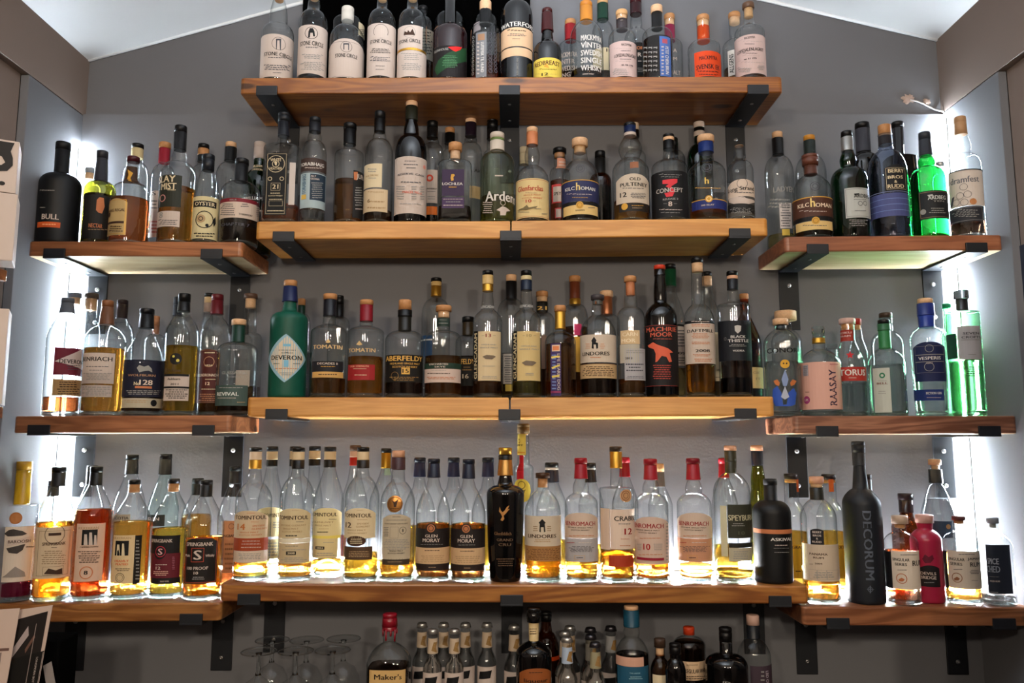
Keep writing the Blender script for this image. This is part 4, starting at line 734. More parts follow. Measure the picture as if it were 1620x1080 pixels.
B('C3','k',170,254,305,545,470,88,'clear',('brown',640),[('cork2',345,104),('plug:cork3',385,76)],[Lb(130,385,212,440,'#23322a',[P(138,395,205,402,1,'gy'),P(138,415,205,425,1,'gy')],nm='neck_label'),Lb(48,680,288,716,'#1c3226',[T('UNCHARTED',142,688,122,14,'w'),T('SKYE',150,706,70,12,'w')]),Lb(50,718,285,808,'#cdb8ac',[P(75,725,210,732,1,'gy'),P(65,745,220,755,1,'br'),P(65,770,250,790,2,'cu')])],'ribbed clear bottle, wide cork, green and white label',ribs=.03)
B('C3','k',332,168,378,560,500,80,'clear',('gloom',640),[('k',416,80),('#2a2010',502,76)],[Lb(288,640,368,832,'#12100c',[T('ABERFELDY',300,672,150,40,'#d8a850'),P(295,700,360,735,2,'#8a6a38'),T('16',318,768,40,34,'#d8c8a8')])],'dark-labelled gold-lettered bottle hidden beside ribbed one',d=.85)
B('C3','k',462,200,75,420,335,90,'clear',('dark',800),[('k',106,72),('#bfa067',166,74),('m:g',213,72)],[Lb(420,295,505,325,None,[T('GLENCADAM',462,311,82,20,'sv')],nm='neck_lettering'),Lb(372,472,399,800,'k',[V('GLENCADAM',386,637,18,300,'#d8c8a0')]),Lb(401,472,547,797,'#d2bd96',[T('13',468,500,36,26,'#7c2420'),P(422,500,445,504,1),P(492,500,520,504,1),T('HIGHLAND',470,560,95,10,'gy'),T('SINGLE MALT',470,580,112,10,'gy'),G('#6a5a48',(430,640),(455,628),(500,632),(515,640),(490,658),(450,655)),P(430,698,510,706,1,'gy'),P(420,765,530,785,2,'gy')])],'clear bottle, red number on gold label, black side strip',sh='m')
B('C3','k',618,195,102,385,265,82,'clear',('pale',820),[('cork3',146,70),('#111113',264,74)],[Lb(600,165,640,240,None,[P(605,175,635,235,3,'w')],nm='neck_lettering'),Lb(566,620,628,818,'#cfc6ba',[P(572,630,622,810,12)]),Lb(580,822,628,866,'#d8b850')],'clear bottle, black sleeve, between the twin strip-labelled bottles',d=.95,bulb=.15)
B('C3','k',718,202,75,420,335,92,'clear',('olive',800),[('k',111,72),('#c9b88c',138,74),('#141c2c',206,76)],[Lb(672,290,765,322,None,[T('GLENCADAM',718,306,82,20,'sv')],nm='neck_lettering'),Lb(630,472,656,800,'k',[V('GLENCADAM',644,637,18,300,'#d8c8a0')]),Lb(658,472,807,797,'#cdb47c',[T('10',735,500,32,22,'#9a8458'),P(690,500,712,504,1),P(760,500,782,504,1),T('HIGHLAND',735,570,98,10,'gy'),T('SINGLE MALT',735,590,122,10,'gy'),G('#6a5a48',(688,680),(715,665),(765,670),(782,680),(755,700),(710,697)),P(705,745,770,765,2,'gy')])],'clear bottle, navy neck band, yellow label, black side strip',sh='m')
B('C3','k',822,170,213,420,352,80,'clear',('gloom',720),[('cork2',250,80),('plug:cork3',282,72),('#15130f',352,78)],[Lb(785,300,858,342,None,[T('21',820,320,60,28,'#d8b060')],nm='neck_lettering'),Lb(815,500,850,720,'#6a5448')],'clear bottle, black-and-gold neck, behind striped purple strip',d=1)
B('C3','k',942,210,305,560,480,76,'clear',('brown',560),[('cork2',345,78),('m:g',460,70)],[Lb(878,552,945,905,'#3a2c58',[R(886,562,938,604,'#d8c0a8'),R(892,570,932,598,'#d88050'),V('LIFE LEARN DOG',930,740,18,240,'w',-1),P(885,620,915,860,11,'lb'),G('#e0c860',(882,640),(935,632),(940,642),(885,652)),G('#e0c860',(884,710),(938,690),(938,700),(890,722)),G('#e0c860',(886,765),(935,760),(936,770),(890,780)),R(880,865,944,878,'#7c2c50')])],'round bottle, cork, gold neck foil, purple vertical strip label',ribs=0)
B('C3','k',1040,175,112,400,300,84,'clear',('brown',450),[('cork2',152,78),('#5c2c18',262,70),('m:g',302,76)],[Lb(1030,425,1078,500,'#b02c58'),Lb(1030,510,1080,740,'#c89838')],'clear bottle, long copper-brown sleeve, pink flower tag, at back',d=1)
B('C3','k',1192,250,235,500,370,84,'clear',('gloom',785),[('#3a3436',270,92,88),('plug:glass',300,64)],[Lb(1072,492,1310,675,'#c9baa8',[G('k',(1148,585),(1150,545),(1145,535),(1163,508),(1180,532),(1175,545),(1190,550),(1190,585),(1178,588),(1176,560),(1160,560),(1162,588)),P(1105,550,1140,590,3,'#c89070'),P(1200,550,1235,590,3,'#c89070'),T('LINDORES',1177,618,175,28),P(1130,638,1220,652,1,'cu')]),Lb(1072,682,1314,780,'#c2a276',[R(1072,682,1314,687,'br'),P(1082,700,1300,770,6,'br')])],'bell-shouldered clear bottle, dark stopper, cream label with tower mark',sh='m')
B('C3','k',1250,175,210,420,365,84,'clear',None,[('cork3',250,88),('m:cu',366,76)],[],'clear bottle, copper neck foil, behind the tower-marked bottle',d=1)
B('C3','l',248,192,113,395,320,95,'clear',('brown',790),[('cork2',152,84),('plug:cu',240,62)],[Lb(175,466,302,556,'#cdb188',[T('CARN',238,492,100,28,'#e8d8b8'),T('MOR',228,534,90,28,'#e8d8b8')]),Lb(172,558,302,680,'#b0a898'),Lb(202,585,338,794,'#a5a3a6',[P(210,595,330,620,2,'gy'),T('2013',230,650,46,16),P(210,680,325,740,3),P(215,765,330,785,2)])],'clear bottle, copper foil under cork, beige and grey labels')
B('C3','l',440,222,40,395,290,88,'black',None,[('#b8341c',68,78),('x:#0c0a0b',110,76)],[Lb(332,428,548,832,'#0e090a',[R(332,430,548,434,'#7c2c24'),T('MACHRIE',437,458,190,34,'#b8543c'),T('MOOR',437,493,140,34,'#b8543c'),P(370,518,520,528,1,'#a04838'),G('#c8583c',(352,568),(385,545),(415,562),(480,585),(512,612),(490,615),(505,672),(488,676),(470,640),(440,635),(412,672),(400,676),(402,620),(390,590),(358,578)),P(375,690,510,790,7,'#a03c30'),R(345,828,540,832,'#7c2c24')])],'tall black bottle, red top, red dog emblem',bulb=.12,sh='m')
B('C3','l',512,185,35,400,170,84,'clear',('pale',720),[('k',70,78),('#0d4028',180,80)],[Lb(540,428,600,700,'w',[R(540,428,600,442,'k'),P(545,460,595,580,6),T('09',570,618,44,20),P(545,640,595,690,3)])],'clear bottle, dark green sleeve, between black and year-label bottles',d=1,sh='s')
B('C3','l',695,208,-8,400,300,92,'clear',('amber',688),[('k',28,80),('plug:cork3',86,76)],[Lb(597,400,796,418,'k',[P(635,404,760,414,1,'w')]),Lb(597,419,797,684,'#c4b4a6',[P(630,425,770,445,2,'cu'),T('DAFTMILL',695,468,165,24),P(640,485,755,520,4,'cu'),P(630,540,770,560,2,'cu'),T('2008',712,600,92,22),P(645,622,765,640,2,'cu'),P(650,650,780,675,2,'cu')])],'clear long-necked bottle, white label with printed year, amber whisky',sh='m')
B('C3','l',755,185,85,400,255,80,'clear',('pale',700),[('k',116,68),('plug:cork3',176,66)],[Lb(735,480,830,800,'#cbbca0',[T('ALLSON',780,728,90,16),P(760,770,840,780,1)])],'clear bottle, black-topped cork, behind the year-labelled bottle',d=1,sh='s')
B('C3','l',925,225,80,325,292,80,'clear',('navy',782),[('k',110,78),('#c89878',132,74),('#101014',202,76)],[Lb(817,400,1031,665,'#0e1016',[G('#b8b4b0',(922,438),(942,432),(965,438),(962,470),(943,488),(925,470)),T('BLACK',945,508,96,20,'#c8c4c0'),T('THISTLE',945,534,132,22,'#c8c4c0'),P(885,555,1000,575,2,'gy'),T('VODKA',948,600,74,14,'#c8c4c0'),Fr(857,515,870,532,'gy',3)])],'cylindrical clear bottle, black wrap label with pale shield',sh='q')
B('C3','l',1000,218,228,560,285,64,'brown',('brown',560),[('cork2',262,62),('plug:cork3',280,54)],[Lb(1035,710,1108,848,'#d0b47c',[T('GIE',1062,745,44,18,'tan'),T('IT',1075,785,30,18,'tan')])],'brown sloping-shouldered bottle, cork, behind right end',d=1,sh='s')
# ---- middle right shelf
B('R3','m',183,225,280,440,345,86,'clear',('clear',535),[('cork3',316,96),('plug:#0e1a20',345,60)],[Lb(88,440,268,490,None,[T('CONOR',178,466,176,34)],nm='printed_lettering'),Lb(110,520,270,800,None,[G('#2a4a9a',(120,760),(125,700),(150,680),(175,720),(185,790),(205,790),(215,720),(245,690),(262,720),(255,790),(230,800),(140,800)),G('#b86a38',(128,650),(150,640),(165,660),(160,680),(140,672)),G('#b86a38',(262,650),(240,640),(225,660),(230,680),(250,672)),G('#7c8cb0',(175,640),(195,580),(215,640),(205,680),(185,680)),G('#aab0c0',(195,680),(220,745),(195,760),(172,745)),D(195,548,27,'#c8962c'),D(187,545,5,'k'),D(204,545,5,'k')],nm='painted_figure')],'clear bottle, painted gold-faced blue-winged figure, leftmost',sh='m')
B('R3','m',212,190,235,420,345,74,'clear',None,[('cork3',292,134),('plug:cork3',300,66)],[],'clear bottle with oversized round cork, behind the painted one',d=1,sh='m')
B('R3','m',410,252,325,545,460,74,'clear',('clear',560),[('glass',366,80),('plug:glass',395,66),('m:g',426,80)],[Lb(290,535,535,818,'#d0a090',[V('RAASAY',480,688,40,215,'#3a2c40'),R(305,555,335,620,'#a8a0a8'),Fr(305,555,335,620,'dgy',2),P(308,560,332,618,10,'k'),D(327,763,25,'#8c3060'),T('UK',327,763,24,16,'pinkw'),P(318,712,345,720,1,'k'),P(450,545,520,555,1,'#a03c50')])],'squat clear bottle, glass stopper, pink label with vertical lettering',sh='m',name='gin_bottle')
B('R3','m',485,120,430,560,500,70,'clear',None,[('glass',460,70)],[],'low clear bottle glimpsed behind pink-labelled one',d=1,sh='m',name='spirit_bottle')
B('R3','m',592,205,278,560,410,90,'clear',('clear',665),[('#cfaaa0',312,104),('plug:cork2',345,80)],[Lb(515,345,605,412,'#8c2c20',[T('ROKU',560,362,70,14,'pinkw'),T('DRAM',560,382,60,12,'pinkw')],nm='neck_label'),Lb(560,465,620,520,None,[G('#a81c20',(587,470),(593,485),(612,488),(598,498),(602,515),(587,505),(572,515),(576,498),(562,488),(581,485))],nm='star_mark'),Lb(528,565,685,648,'#9c2a20',[T('TORUS',600,598,150,42,'ww'),P(575,625,630,636,1,'w')])],'clear bottle, pale cork top, red star and red band',sh='s',d=.35,name='gin_bottle')
B('R3','m',640,130,280,500,330,64,'clear',None,[('#a02c24',318,58),('plug:cork2',345,44)],[],'clear bottle with red cap behind the red star',d=1,sh='s',name='spirit_bottle')
B('R3','m',803,240,285,545,455,82,'clear',('clear',555),[('#121416',312,76),('#2c5a3c',352,84),('#2a6a3a',458,78)],[Lb(720,572,822,838,'#b5b8ac',[O(770,617,18,'#2c6a4a',.5),P(745,645,800,652,1,'gy'),T('BELL',772,664,66,14,'#6a3a30'),P(740,705,800,730,2,'gy')])],'clear bottle, green neck, faint spiral-marked label',sh='m',name='gin_bottle')
B('R3','m',815,205,245,430,355,90,'clear',None,[('#3c2c24',276,82),('glass',300,84)],[],'clear bottle with brown cap and round shoulders, behind green-necked',d=1,sh='m',name='spirit_bottle')
B('R3','m',1060,225,160,405,330,104,'clear',('clear',600),[('cork3',190,96),('w:#10226a',262,108),('w:#142c80',332,104,96)],[Lb(965,415,1150,652,'#1a2046',[Fr(975,440,1140,600,'gy',3),O(1055,455,26,'gy',.12),T('VESPERIS',1057,513,130,22,'ww'),R(975,490,1140,494,'gy'),R(975,532,1140,536,'gy'),O(1055,565,30,'gy',.12),T('GIN',1055,543,36,10,'w')],'arch'),Lb(960,700,1142,766,'#1c2c64',[T('FICTION GIN',1082,722,90,16,'ww'),P(1040,745,1125,752,1,'w')])],'clear tapering bottle, blue wax neck, ornate navy label',name='gin_bottle',sh='m',tb=.9)
B('R3','m',1185,110,190,420,300,56,'midgreen',None,[('#1c8a5c',220,56)],[],'teal-capped green bottle behind the blue-wax bottle',d=1,name='spirit_bottle')
B('R3','m',1275,222,112,268,235,84,'midgreen',('green',535),[('glass',162,96),('m:#3a3c3e',232,76)],[Lb(1156,370,1223,520,'#0f3a26'),Lb(1225,320,1362,520,'#b9b6b8',[T('SEVEN',1302,365,95,16,'dgy'),T('CROFTS',1302,388,110,16,'dgy'),R(1245,403,1355,406,'gy'),P(1275,488,1345,497,1,'gy')]),Lb(1255,560,1380,632,None,[P(1260,560,1375,625,5,'#1c4a2c')],nm='fine_print')],'tall bright green ribbed cylinder, glass stopper, white label',ribs=.02,sh='q',name='gin_bottle')
B('R3','m',1355,195,183,400,330,56,'palegreen',('pale',470),[('#2c2624',215,62),('#b8bab0',232,58)],[Lb(1368,470,1448,692,'#c8c8a0',[V('ZIO',1385,580,22,60),G('k',(1415,600),(1420,560),(1430,530),(1438,560),(1440,620),(1418,630))])],'pale bottle, cream tree-pictured label, rightmost behind green cylinder',d=1,name='spirit_bottle')
# ---- lowest left shelf
B('L4','n',122,212,138,398,372,104,'clear',('maroon',800),[('w:#b58a28',185,95),('w:#c89c14',372,92,96)],[Lb(20,497,218,800,'#d2c4b4',[O(112,450,37,'#9a6034',.2),D(112,450,30,'#a86c3c'),G('#3a3430',(50,535),(75,515),(100,510),(150,520),(175,535),(150,545),(70,550)),G('w',(62,575),(200,545),(205,572),(66,605)),T('BAROOSH',132,578,120,20,'br'),G('#3a3430',(62,615),(165,590),(150,625),(120,645),(75,640)),G('#8a8078',(60,760),(110,715),(160,745),(165,770),(40,775)),P(160,600,215,615,1,'br')])],'clear bottle, yellow wax neck, balloon-pictured label, leftmost',sh='q',name='rum_bottle',nt=92)
B('L4','n',322,236,168,465,282,96,'clear',('amber',470),[('k',198,86),('#101114',274,84)],[Lb(222,500,428,780,'#cdb89a',[Fr(240,520,412,765,'br',3),O(335,538,58,'br',.06),R(300,530,370,545,'br'),T('SPRINGBANK',330,590,128,20,'br'),P(310,606,352,614,1,'br'),P(255,625,400,705,7,'#8a7458'),Fr(268,715,380,760,'br',3),G('br',(275,755),(300,725),(340,735),(375,722),(375,755))])],'clear bottle, black cap, cream label with framed border, amber whisky',sh='s')
B('L4','n',270,190,243,470,330,76,'clear',('amber',560),[('k',270,66),('#14140f',330,68)],[],'clear bottle with short black cap behind framed-label bottle',d=1,sh='s')
B('L4','n',512,232,165,440,272,84,'clear',('redamber',402),[('k',198,76),('k',270,72,78)],[Lb(425,482,585,800,'#d2b29c',[T('KILKERRAN',500,506,112,16,'tan'),R(462,515,548,600,'k'),G('w',(472,600),(476,540),(490,540),(494,600)),G('w',(500,600),(504,530),(518,530),(522,600)),G('w',(528,600),(532,545),(542,545),(545,600)),T('CAMPBELTOWN',502,610,100,10,'br'),P(440,630,565,700,6,'br'),O(485,752,38,'cu',.15),T('8',484,752,22,26,'k')])],'red-amber filled bottle, black cap, dark archway label with ringed number',sh='s')
B('L4','n',480,185,160,445,265,76,'clear',('redamber',410),[('k',190,66),('k',262,68)],[],'red-amber bottle hidden behind the archway-labelled one',d=1,sh='s')
B('L4','n',698,236,240,475,318,74,'clear',('amber',472),[('k',266,72),('plug:cork2',310,66)],[Lb(598,550,720,818,'#d6be92',[T('KILKERRAN',655,565,98,14,'tan'),R(615,580,690,662,'k'),G('c',(622,662),(626,600),(638,600),(642,662)),G('c',(650,662),(654,595),(664,595),(668,662)),T('HEAVILY',652,692,78,14,'#c8501c'),T('PEATED',652,710,70,14,'#c8501c'),P(610,730,705,750,2,'br'),O(640,784,27,'k',.1),O(640,784,18,'k',.1)]),Lb(720,550,759,818,'#14110c',[P(728,570,752,800,12,'gy')])],'yellow whisky bottle, cork, cream label with black side strip',sh='s')
B('L4','n',700,195,100,400,212,80,'clear',None,[('k',128,74),('#17181c',208,70,78)],[Lb(620,430,720,490,'#a8a090',[T('SCOTIA',672,450,80,18)])],'tall clear bottle, black cap, behind yellow cork-stopped bottle',d=1,sh='s')
B('L4','n',888,236,235,480,315,74,'clear',('yellow',512),[('k',263,70),('plug:cork2',308,62)],[Lb(782,555,945,655,'#120f10',[T('SPRINGBANK',845,584,116,22,'w')]),Lb(782,655,945,792,'#5a1420',[P(790,712,890,722,1,'w'),T('12',822,736,26,20,'w'),P(795,750,880,780,3,'pk'),P(900,670,915,745,8,'#a86878')]),Lb(800,600,868,688,'#120f10',[O(834,644,32,'#b03040',.12),T('S',834,644,26,40,'#d8a8a8')],'oval'),Lb(782,792,945,825,'#120f10',[T('54.8 VOL',858,810,50,10,'w')])],'amber bottle, cork, black and maroon label with oval letter badge',sh='s')
B('L4','n',888,180,97,400,215,78,'aqua',None,[('k',124,70),('#17181c',212,68,76)],[Lb(808,432,910,495,'#1c2424',[T('GLEN',850,455,60,20,'w')])],'tall clear bottle, black cap, dark label, behind oval-badged one',d=1,sh='s')
B('L4','n',1112,228,240,490,332,78,'clear',('amber',555),[('k',266,70),('k',332,70)],[Lb(1015,555,1190,812,'#17110e',[Fr(1020,560,1185,806,'#a8442c',5),T('SPRINGBANK',1097,594,142,24,'w'),Fr(1050,615,1118,692,'#b84830',5),T('S',1084,653,44,60,'w'),T('Malt',1032,655,24,16,'w'),T('Whisky',1150,655,48,16,'w'),T('100 PROOF',1084,726,112,20,'w'),T('10',1075,752,24,18,'w'),P(1045,770,1130,790,2,'gy')],'arch')],'amber bottle, black cap, arched black label with boxed letter',sh='s')
B('L4','n',1062,178,230,450,322,74,'clear',('amber',430),[('k',262,66),('k',322,68)],[],'amber bottle with black cap behind the arched black label',d=1,sh='s')
B('L4','n',1278,180,165,440,262,76,'clear',('redamber',700),[('k',192,66),('#17181c',260,66)],[Lb(1225,465,1300,752,'#c88a60',[O(1278,495,16,'br',.12),T('SPRINGBANK',1262,548,100,18,'br'),P(1235,580,1295,740,6,'#8a5a38')])],'clear bottle, copper-toned label, behind right end',d=1,sh='s')
# ---- lowest central shelf
TOMC = lambda w_: [('k',130,w_),('#cdb690',180,w_-2),('k',220,w_-2)]
B('C4','o',228,232,105,430,318,94,'clear',('yellow',800),[('k',131,78),('#d0b89c',181,76),('m:g',236,80)],[Lb(116,492,322,660,'#c9b292',[P(190,503,250,509,1,'cu'),T('TOMINTOUL',222,534,182,28,'br'),P(215,556,270,564,1,'cu'),T('14',163,590,46,44,'#b86a30'),T('SPEYSIDE',265,583,72,12,'cu'),T('GLENLIVET',270,601,92,12,'cu'),T('SINGLE MALT',210,624,110,10,'cu'),T('SCOTCH WHISKY',218,640,136,10,'cu')],'arch'),Lb(116,660,322,738,'#943c1c',[P(155,672,285,682,1,'w'),P(150,690,290,700,1,'w'),P(155,710,285,720,1,'w')]),Lb(116,738,320,808,'#cfbca8',[P(125,750,300,790,4,'gy')])],'clear bottle, gold foil, cream label with rust-red band, leftmost',sh='m')
B('C4','o',355,165,100,440,220,92,'clear',('pale',790),TOMC(74),[Lb(262,470,470,650,'#d8c898',[T('TOMINTOUL',400,518,160,28,'br'),P(370,555,450,600,3,'gy')],'arch'),Lb(262,665,470,785,'#d8c898',[P(300,680,450,770,5,'gy')])],'clear bottle, black and cream cap, between first two front bottles',d=1,sh='s')
B('C4','o',462,125,100,440,225,90,'clear',('pale',790),[('k',128,74),('#cdb690',178,72),('k',220,72)],[],'clear bottle, striped cap, directly behind second front bottle',d=1,sh='s')
B('C4','o',492,218,106,415,240,86,'clear',('amber',800),[('k',132,80),('#cdb690',182,78),('k',236,80)],[Lb(392,478,582,662,'#cdbb92',[P(460,488,520,494,1,'tan'),T('TOMINTOUL',482,535,172,28,'br'),P(490,555,545,563,1),T('SPEYSIDE GLENLIVET',480,582,150,12,'tan'),T('SINGLE MALT',463,602,90,12,'tan'),T('SCOTCH WHISKY',472,620,120,12,'tan'),P(420,636,515,652,1,'k')],'arch'),Lb(392,664,580,690,'#e4dcc0'),Lb(390,692,576,815,'#c2ae88',[P(415,703,525,712,1),R(435,740,494,762,'k'),T('2008',465,751,44,14,'c'),P(405,725,560,735,1,'gy'),P(405,775,560,805,3,'gy')])],'clear bottle, striped cap, green-cream label, black year box',sh='m')
B('C4','o',585,120,98,450,225,86,'clear',('pale',800),[('k',126,74),('#cdb690',176,72),('k',218,72)],[],'clear bottle, striped cap, third along back row',d=1,sh='s')
B('C4','o',688,195,102,440,230,88,'clear',('yellow',790),[('k',130,76),('#cdb690',180,74),('k',228,76)],[Lb(600,475,772,645,'#e0cf9c',[T('TOMINTOUL',665,516,160,26,'br'),P(690,540,745,548,1),T('GLENLIVET',665,562,120,12,'tan'),T('SINGLE MALT',660,582,96,12,'tan'),P(630,598,700,606,1,'tan'),P(625,615,690,628,1,'k')],'arch'),Lb(600,645,765,662,'#e8d468'),Lb(600,662,748,782,'#d8c490',[P(650,680,735,690,1,'gy'),R(615,710,668,728,'k'),T('2004',641,719,40,12,'c'),P(610,745,735,770,2,'gy')])],'clear bottle, striped cap, glowing yellow-cream label, set back',d=.55,sh='s')
B('C4','o',908,222,103,420,235,88,'clear',('yellow',745),[('k',131,76),('#cdb690',182,76),('#1a120c',232,80)],[Lb(808,475,995,660,'#dccaa4',[P(880,486,920,492,1,'tan'),T('TOMINTOUL',890,521,162,28,'br'),P(880,542,950,550,1,'tan'),T('12',832,578,34,38,'#3a2414'),T('SPEYSIDE',918,570,72,12,'tan'),T('GLENLIVET',918,588,84,12,'tan'),T('SINGLE MALT',880,610,110,10,'tan'),T('SCOTCH WHISKY',885,628,115,10,'tan')],'arch'),Lb(805,712,976,792,'#4a3420',[P(830,735,960,775,4,'tan')]),Lb(820,645,937,708,'#3a2010',[P(840,658,915,695,3,'c')],'oval')],'clear bottle, striped cap, dark brown oval over brown band',sh='m')
B('C4','o',845,170,93,450,225,86,'clear',('pale',780),[('#4a3424',128,72),('#cfa890',165,70),('#b02418',216,70)],[Lb(770,640,800,770,'#c84838')],'clear bottle, brown and red cap, behind brown-oval bottle',d=1,sh='s')
B('C4','o',1110,222,125,450,245,88,'clear',('amber',800),[('peach',166,80),('#3a2428',242,88)],[Lb(1048,400,1146,502,'m:#a8743c',[O(1098,452,44,'#6a4420',.1),G('#3a2414',(1075,425),(1095,440),(1120,420),(1110,445),(1105,470),(1090,470),(1088,445)),P(1065,475,1130,485,1,'#3a2414')],'oval','seal_label'),Lb(1020,514,1192,790,'#b9ab92',[P(1080,525,1135,533,1),P(1045,545,1170,553,1),T('GLEN GRANT DISTILLERY',1105,572,140,9),P(1030,590,1060,650,6,'dgy'),Fr(1068,590,1118,660,'dgy',2),O(1145,612,22,'k',.1),T('1',1145,612,6,22),P(1030,665,1185,730,7,'gy'),T('SINGLE MALT',1105,737,80,10),T('SCOTCH WHISKY',1105,752,100,10)],'arch'),Lb(1020,785,1185,824,'#3a2e22',[P(1035,800,1160,808,1,'tan')])],'clear bottle, peach-topped plum cap, round bronze seal',sh='m')
B('C4','o',1035,205,112,450,275,82,'clear',('pale',790),[('k',138,66),('m:#b89034',232,62)],[Lb(1035,232,1070,275,'#9fc0b0',nm='neck_tag')],'clear bottle, gold sleeve with neck tag, behind bronze-sealed bottle',d=1,sh='s')
GM = lambda x0: [Lb(x0,636,x0+195,745,'#1c1412',[T('GLEN',x0+90,677,70,20,'w'),T('MORAY',x0+90,702,98,24,'w'),P(x0+25,722,x0+160,728,1,'gy'),D(x0+88,635,30,'#1c1412'),O(x0+88,633,22,'#a86840',.3),D(x0+88,633,12,'#a86840')]),Lb(x0,745,x0+195,838,'#c8a57c',[P(x0+40,755,x0+150,765,1,'br'),P(x0+10,785,x0+185,830,4,'tan')]),Lb(x0,838,x0+193,876,'#241814',[P(x0+70,852,x0+120,860,1,'tan')])]
B('C4','p',303,208,235,560,345,88,'clear',('brown',605),[('#141a28',262,72),('#12182a',343,68,78)],GM(204),'clear bottle, navy cap, brown and tan label, left of twins',sh=(1.7,.9))
B('C4','p',498,206,237,560,348,88,'clear',('brown',605),[('#141a28',264,72),('#12182a',348,68,78)],GM(398),'clear bottle, navy cap, brown and tan label, right of twins',sh=(1.7,.9))
for i_, (x_, y_, t_) in enumerate([(225,228,'leftmost of three at back'),(420,228,'middle of three at back'),(618,228,'rightmost of three at back')]):
    B('C4','p',x_,190,y_,550,338,82,'clear',('yellow',620),[('#141a28',256,68),('#122044',338,62,72)],[],'clear bottle, navy cap, bare glow, '+t_,d=1,sh=(1.7,.9))
B('C4','p',715,222,172,445,385,92,'black',None,[('m:g',215,80,72),('k',240,80),('m:#a8783c',330,76,92)],[Lb(670,495,760,590,None,[G('#a8743c',(688,585),(698,565),(690,548),(680,535),(684,508),(690,530),(700,540),(712,530),(722,512),(738,500),(728,525),(740,520),(720,545),(706,560),(710,578),(700,590))],nm='gold_stag'),Lb(650,645,780,740,None,[T('Glenfiddich',702,662,95,22,'#6a4c30'),T('GRAND',712,698,90,18,'#5a4430'),T('CRU',712,725,70,18,'#5a4430')],nm='gold_lettering'),Lb(660,800,770,850,None,[P(665,800,765,850,4,'#5a4430')],nm='fine_print')],'black tapered bottle, round gold stopper, gold stag',tb=.82,sh=(3,.7))
B('C4','p',822,118,37,290,265,70,'clear',('yellow',680),[('#8c7450',92,70),('plug:cork2',100,58)],[Lb(764,95,834,214,'#d8c45c',[O(798,135,12,'br',.3),T('SPEY',798,158,42,12,'k'),R(768,196,830,204,'g')],nm='neck_label'),Lb(785,216,822,352,'#b81424',nm='ribbon'),Lb(768,350,862,485,'#dcc44c',[O(810,385,22,'br',.15),T('SPEY',805,420,60,22,'k')],'oval','hanging_tag')],'very tall slim bottle, red ribbon, yellow tag, at back',d=1,sh='m')
B('C4','p',932,212,315,545,400,72,'clear',('amber',735),[('#3a2414',346,82),('plug:cork2',398,56)],[Lb(830,562,1035,735,'#c9baa4',[G('k',(912,650),(914,605),(908,600),(928,578),(948,600),(942,605),(946,650),(938,655),(936,625),(920,625),(920,655)),P(875,615,905,650,3,'#8a7050'),P(952,615,982,650,3,'#8a7050'),T('LINDORES',928,677,155,24,'br'),P(880,692,980,712,2,'tan')]),Lb(830,735,1037,820,'#9c6f40',[P(840,745,1030,812,7,'#6a4420')])],'bell-shaped bottle, cork stopper, white and bronze label, amber whisky',sh='m')
B('C4','p',985,185,257,520,372,78,'clear',('yellow',700),[('k',285,78),('ww',298,76),('#1a2030',370,76,84)],[],'clear bottle, navy and white cap, behind bell-shaped bottle',d=1,sh='s')
BR = lambda x0,x1,c2: [Lb(x0,505,x1,662,'#c9b4a2',[T('BENROMACH',(x0+x1)/2-6,572,176,30,'#8c1c24'),T('SPEYSIDE SINGLE MALT',(x0+x1)/2-6,596,150,8),T('SCOTCH WHISKY',(x0+x1)/2-6,611,110,8),P(x0+25,640,x1-25,650,1,'cu')],'arch'),Lb(x0,664,x1,805,c2,[P(x0+10,680,x0+60,692,1,'r'),P(x0+70,680,x1-20,692,1,'w'),P(x0+12,706,x1-12,745,5,'dgy'),Fr(x0+58,765,x0+120,790,'g',3),P(x0+64,772,x0+116,784,1,'k')])]
B('C4','q',155,208,170,450,385,100,'clear',('yellow',800),[('#86141f',206,80),('#86141f',296,74,84)],BR(54,252,'#a8a4a4'),'clear bottle, red cap, cream label with grey lower half',bulb=.22,sh='m')
B('C4','q',215,160,200,450,322,70,'clear',('yellow',700),[('k',232,66),('#c8ccd0',240,64),('#17181f',320,62,72)],[],'clear bottle, black and white cap, behind first red-capped bottle',d=1,sh='s')
B('C4','q',372,218,100,372,345,78,'clear',('amber',735),[('#2e2218',131,78),('m:g',232,76)],[Lb(388,362,458,440,'#b88a60',[O(424,400,30,'#6a4428',.12),O(424,400,18,'#6a4428',.2)],'oval','seal_label'),Lb(272,478,328,728,'#d0b8a4'),Lb(330,485,478,728,'#dac4b2',[T('CRABBIE',418,540,130,34,'k'),P(365,568,465,578,1),T('12',437,618,44,44,'#8c2018'),P(380,660,460,668,1,'cu'),P(375,700,465,710,1,'cu')]),Lb(322,766,470,836,'#9c3418',[P(335,745,440,752,1,'br')])],'square-shouldered clear bottle, brown and gold cap, copper oval seal',sh='q')
B('C4','q',425,165,165,450,285,70,'clear',('yellow',700),[('#9c1424',200,64),('#8c1220',285,60,68)],[],'clear bottle, red cap, behind copper-sealed bottle',d=1,sh='s')
B('C4','q',585,215,175,455,385,102,'clear',('orange',815),[('#86141f',212,84),('#86141f',303,78,88)],[Lb(482,530,686,820,'#c9b0a0',[T('BENROMACH',565,586,178,32,'#8c1c24'),T('SPEYSIDE SINGLE MALT',560,612,140,8),T('SCOTCH WHISKY',560,628,110,8),P(500,655,650,664,1,'cu'),T('10',554,712,42,44,'#9c1c20'),P(495,690,525,735,4,'gy'),P(590,690,650,735,4,'gy'),P(500,755,650,763,1,'cu'),R(496,780,655,796,'#8c1c2c'),P(665,560,680,800,12,'gy')],'arch')],'clear bottle, red cap, large red number on label',bulb=.22,sh='m')
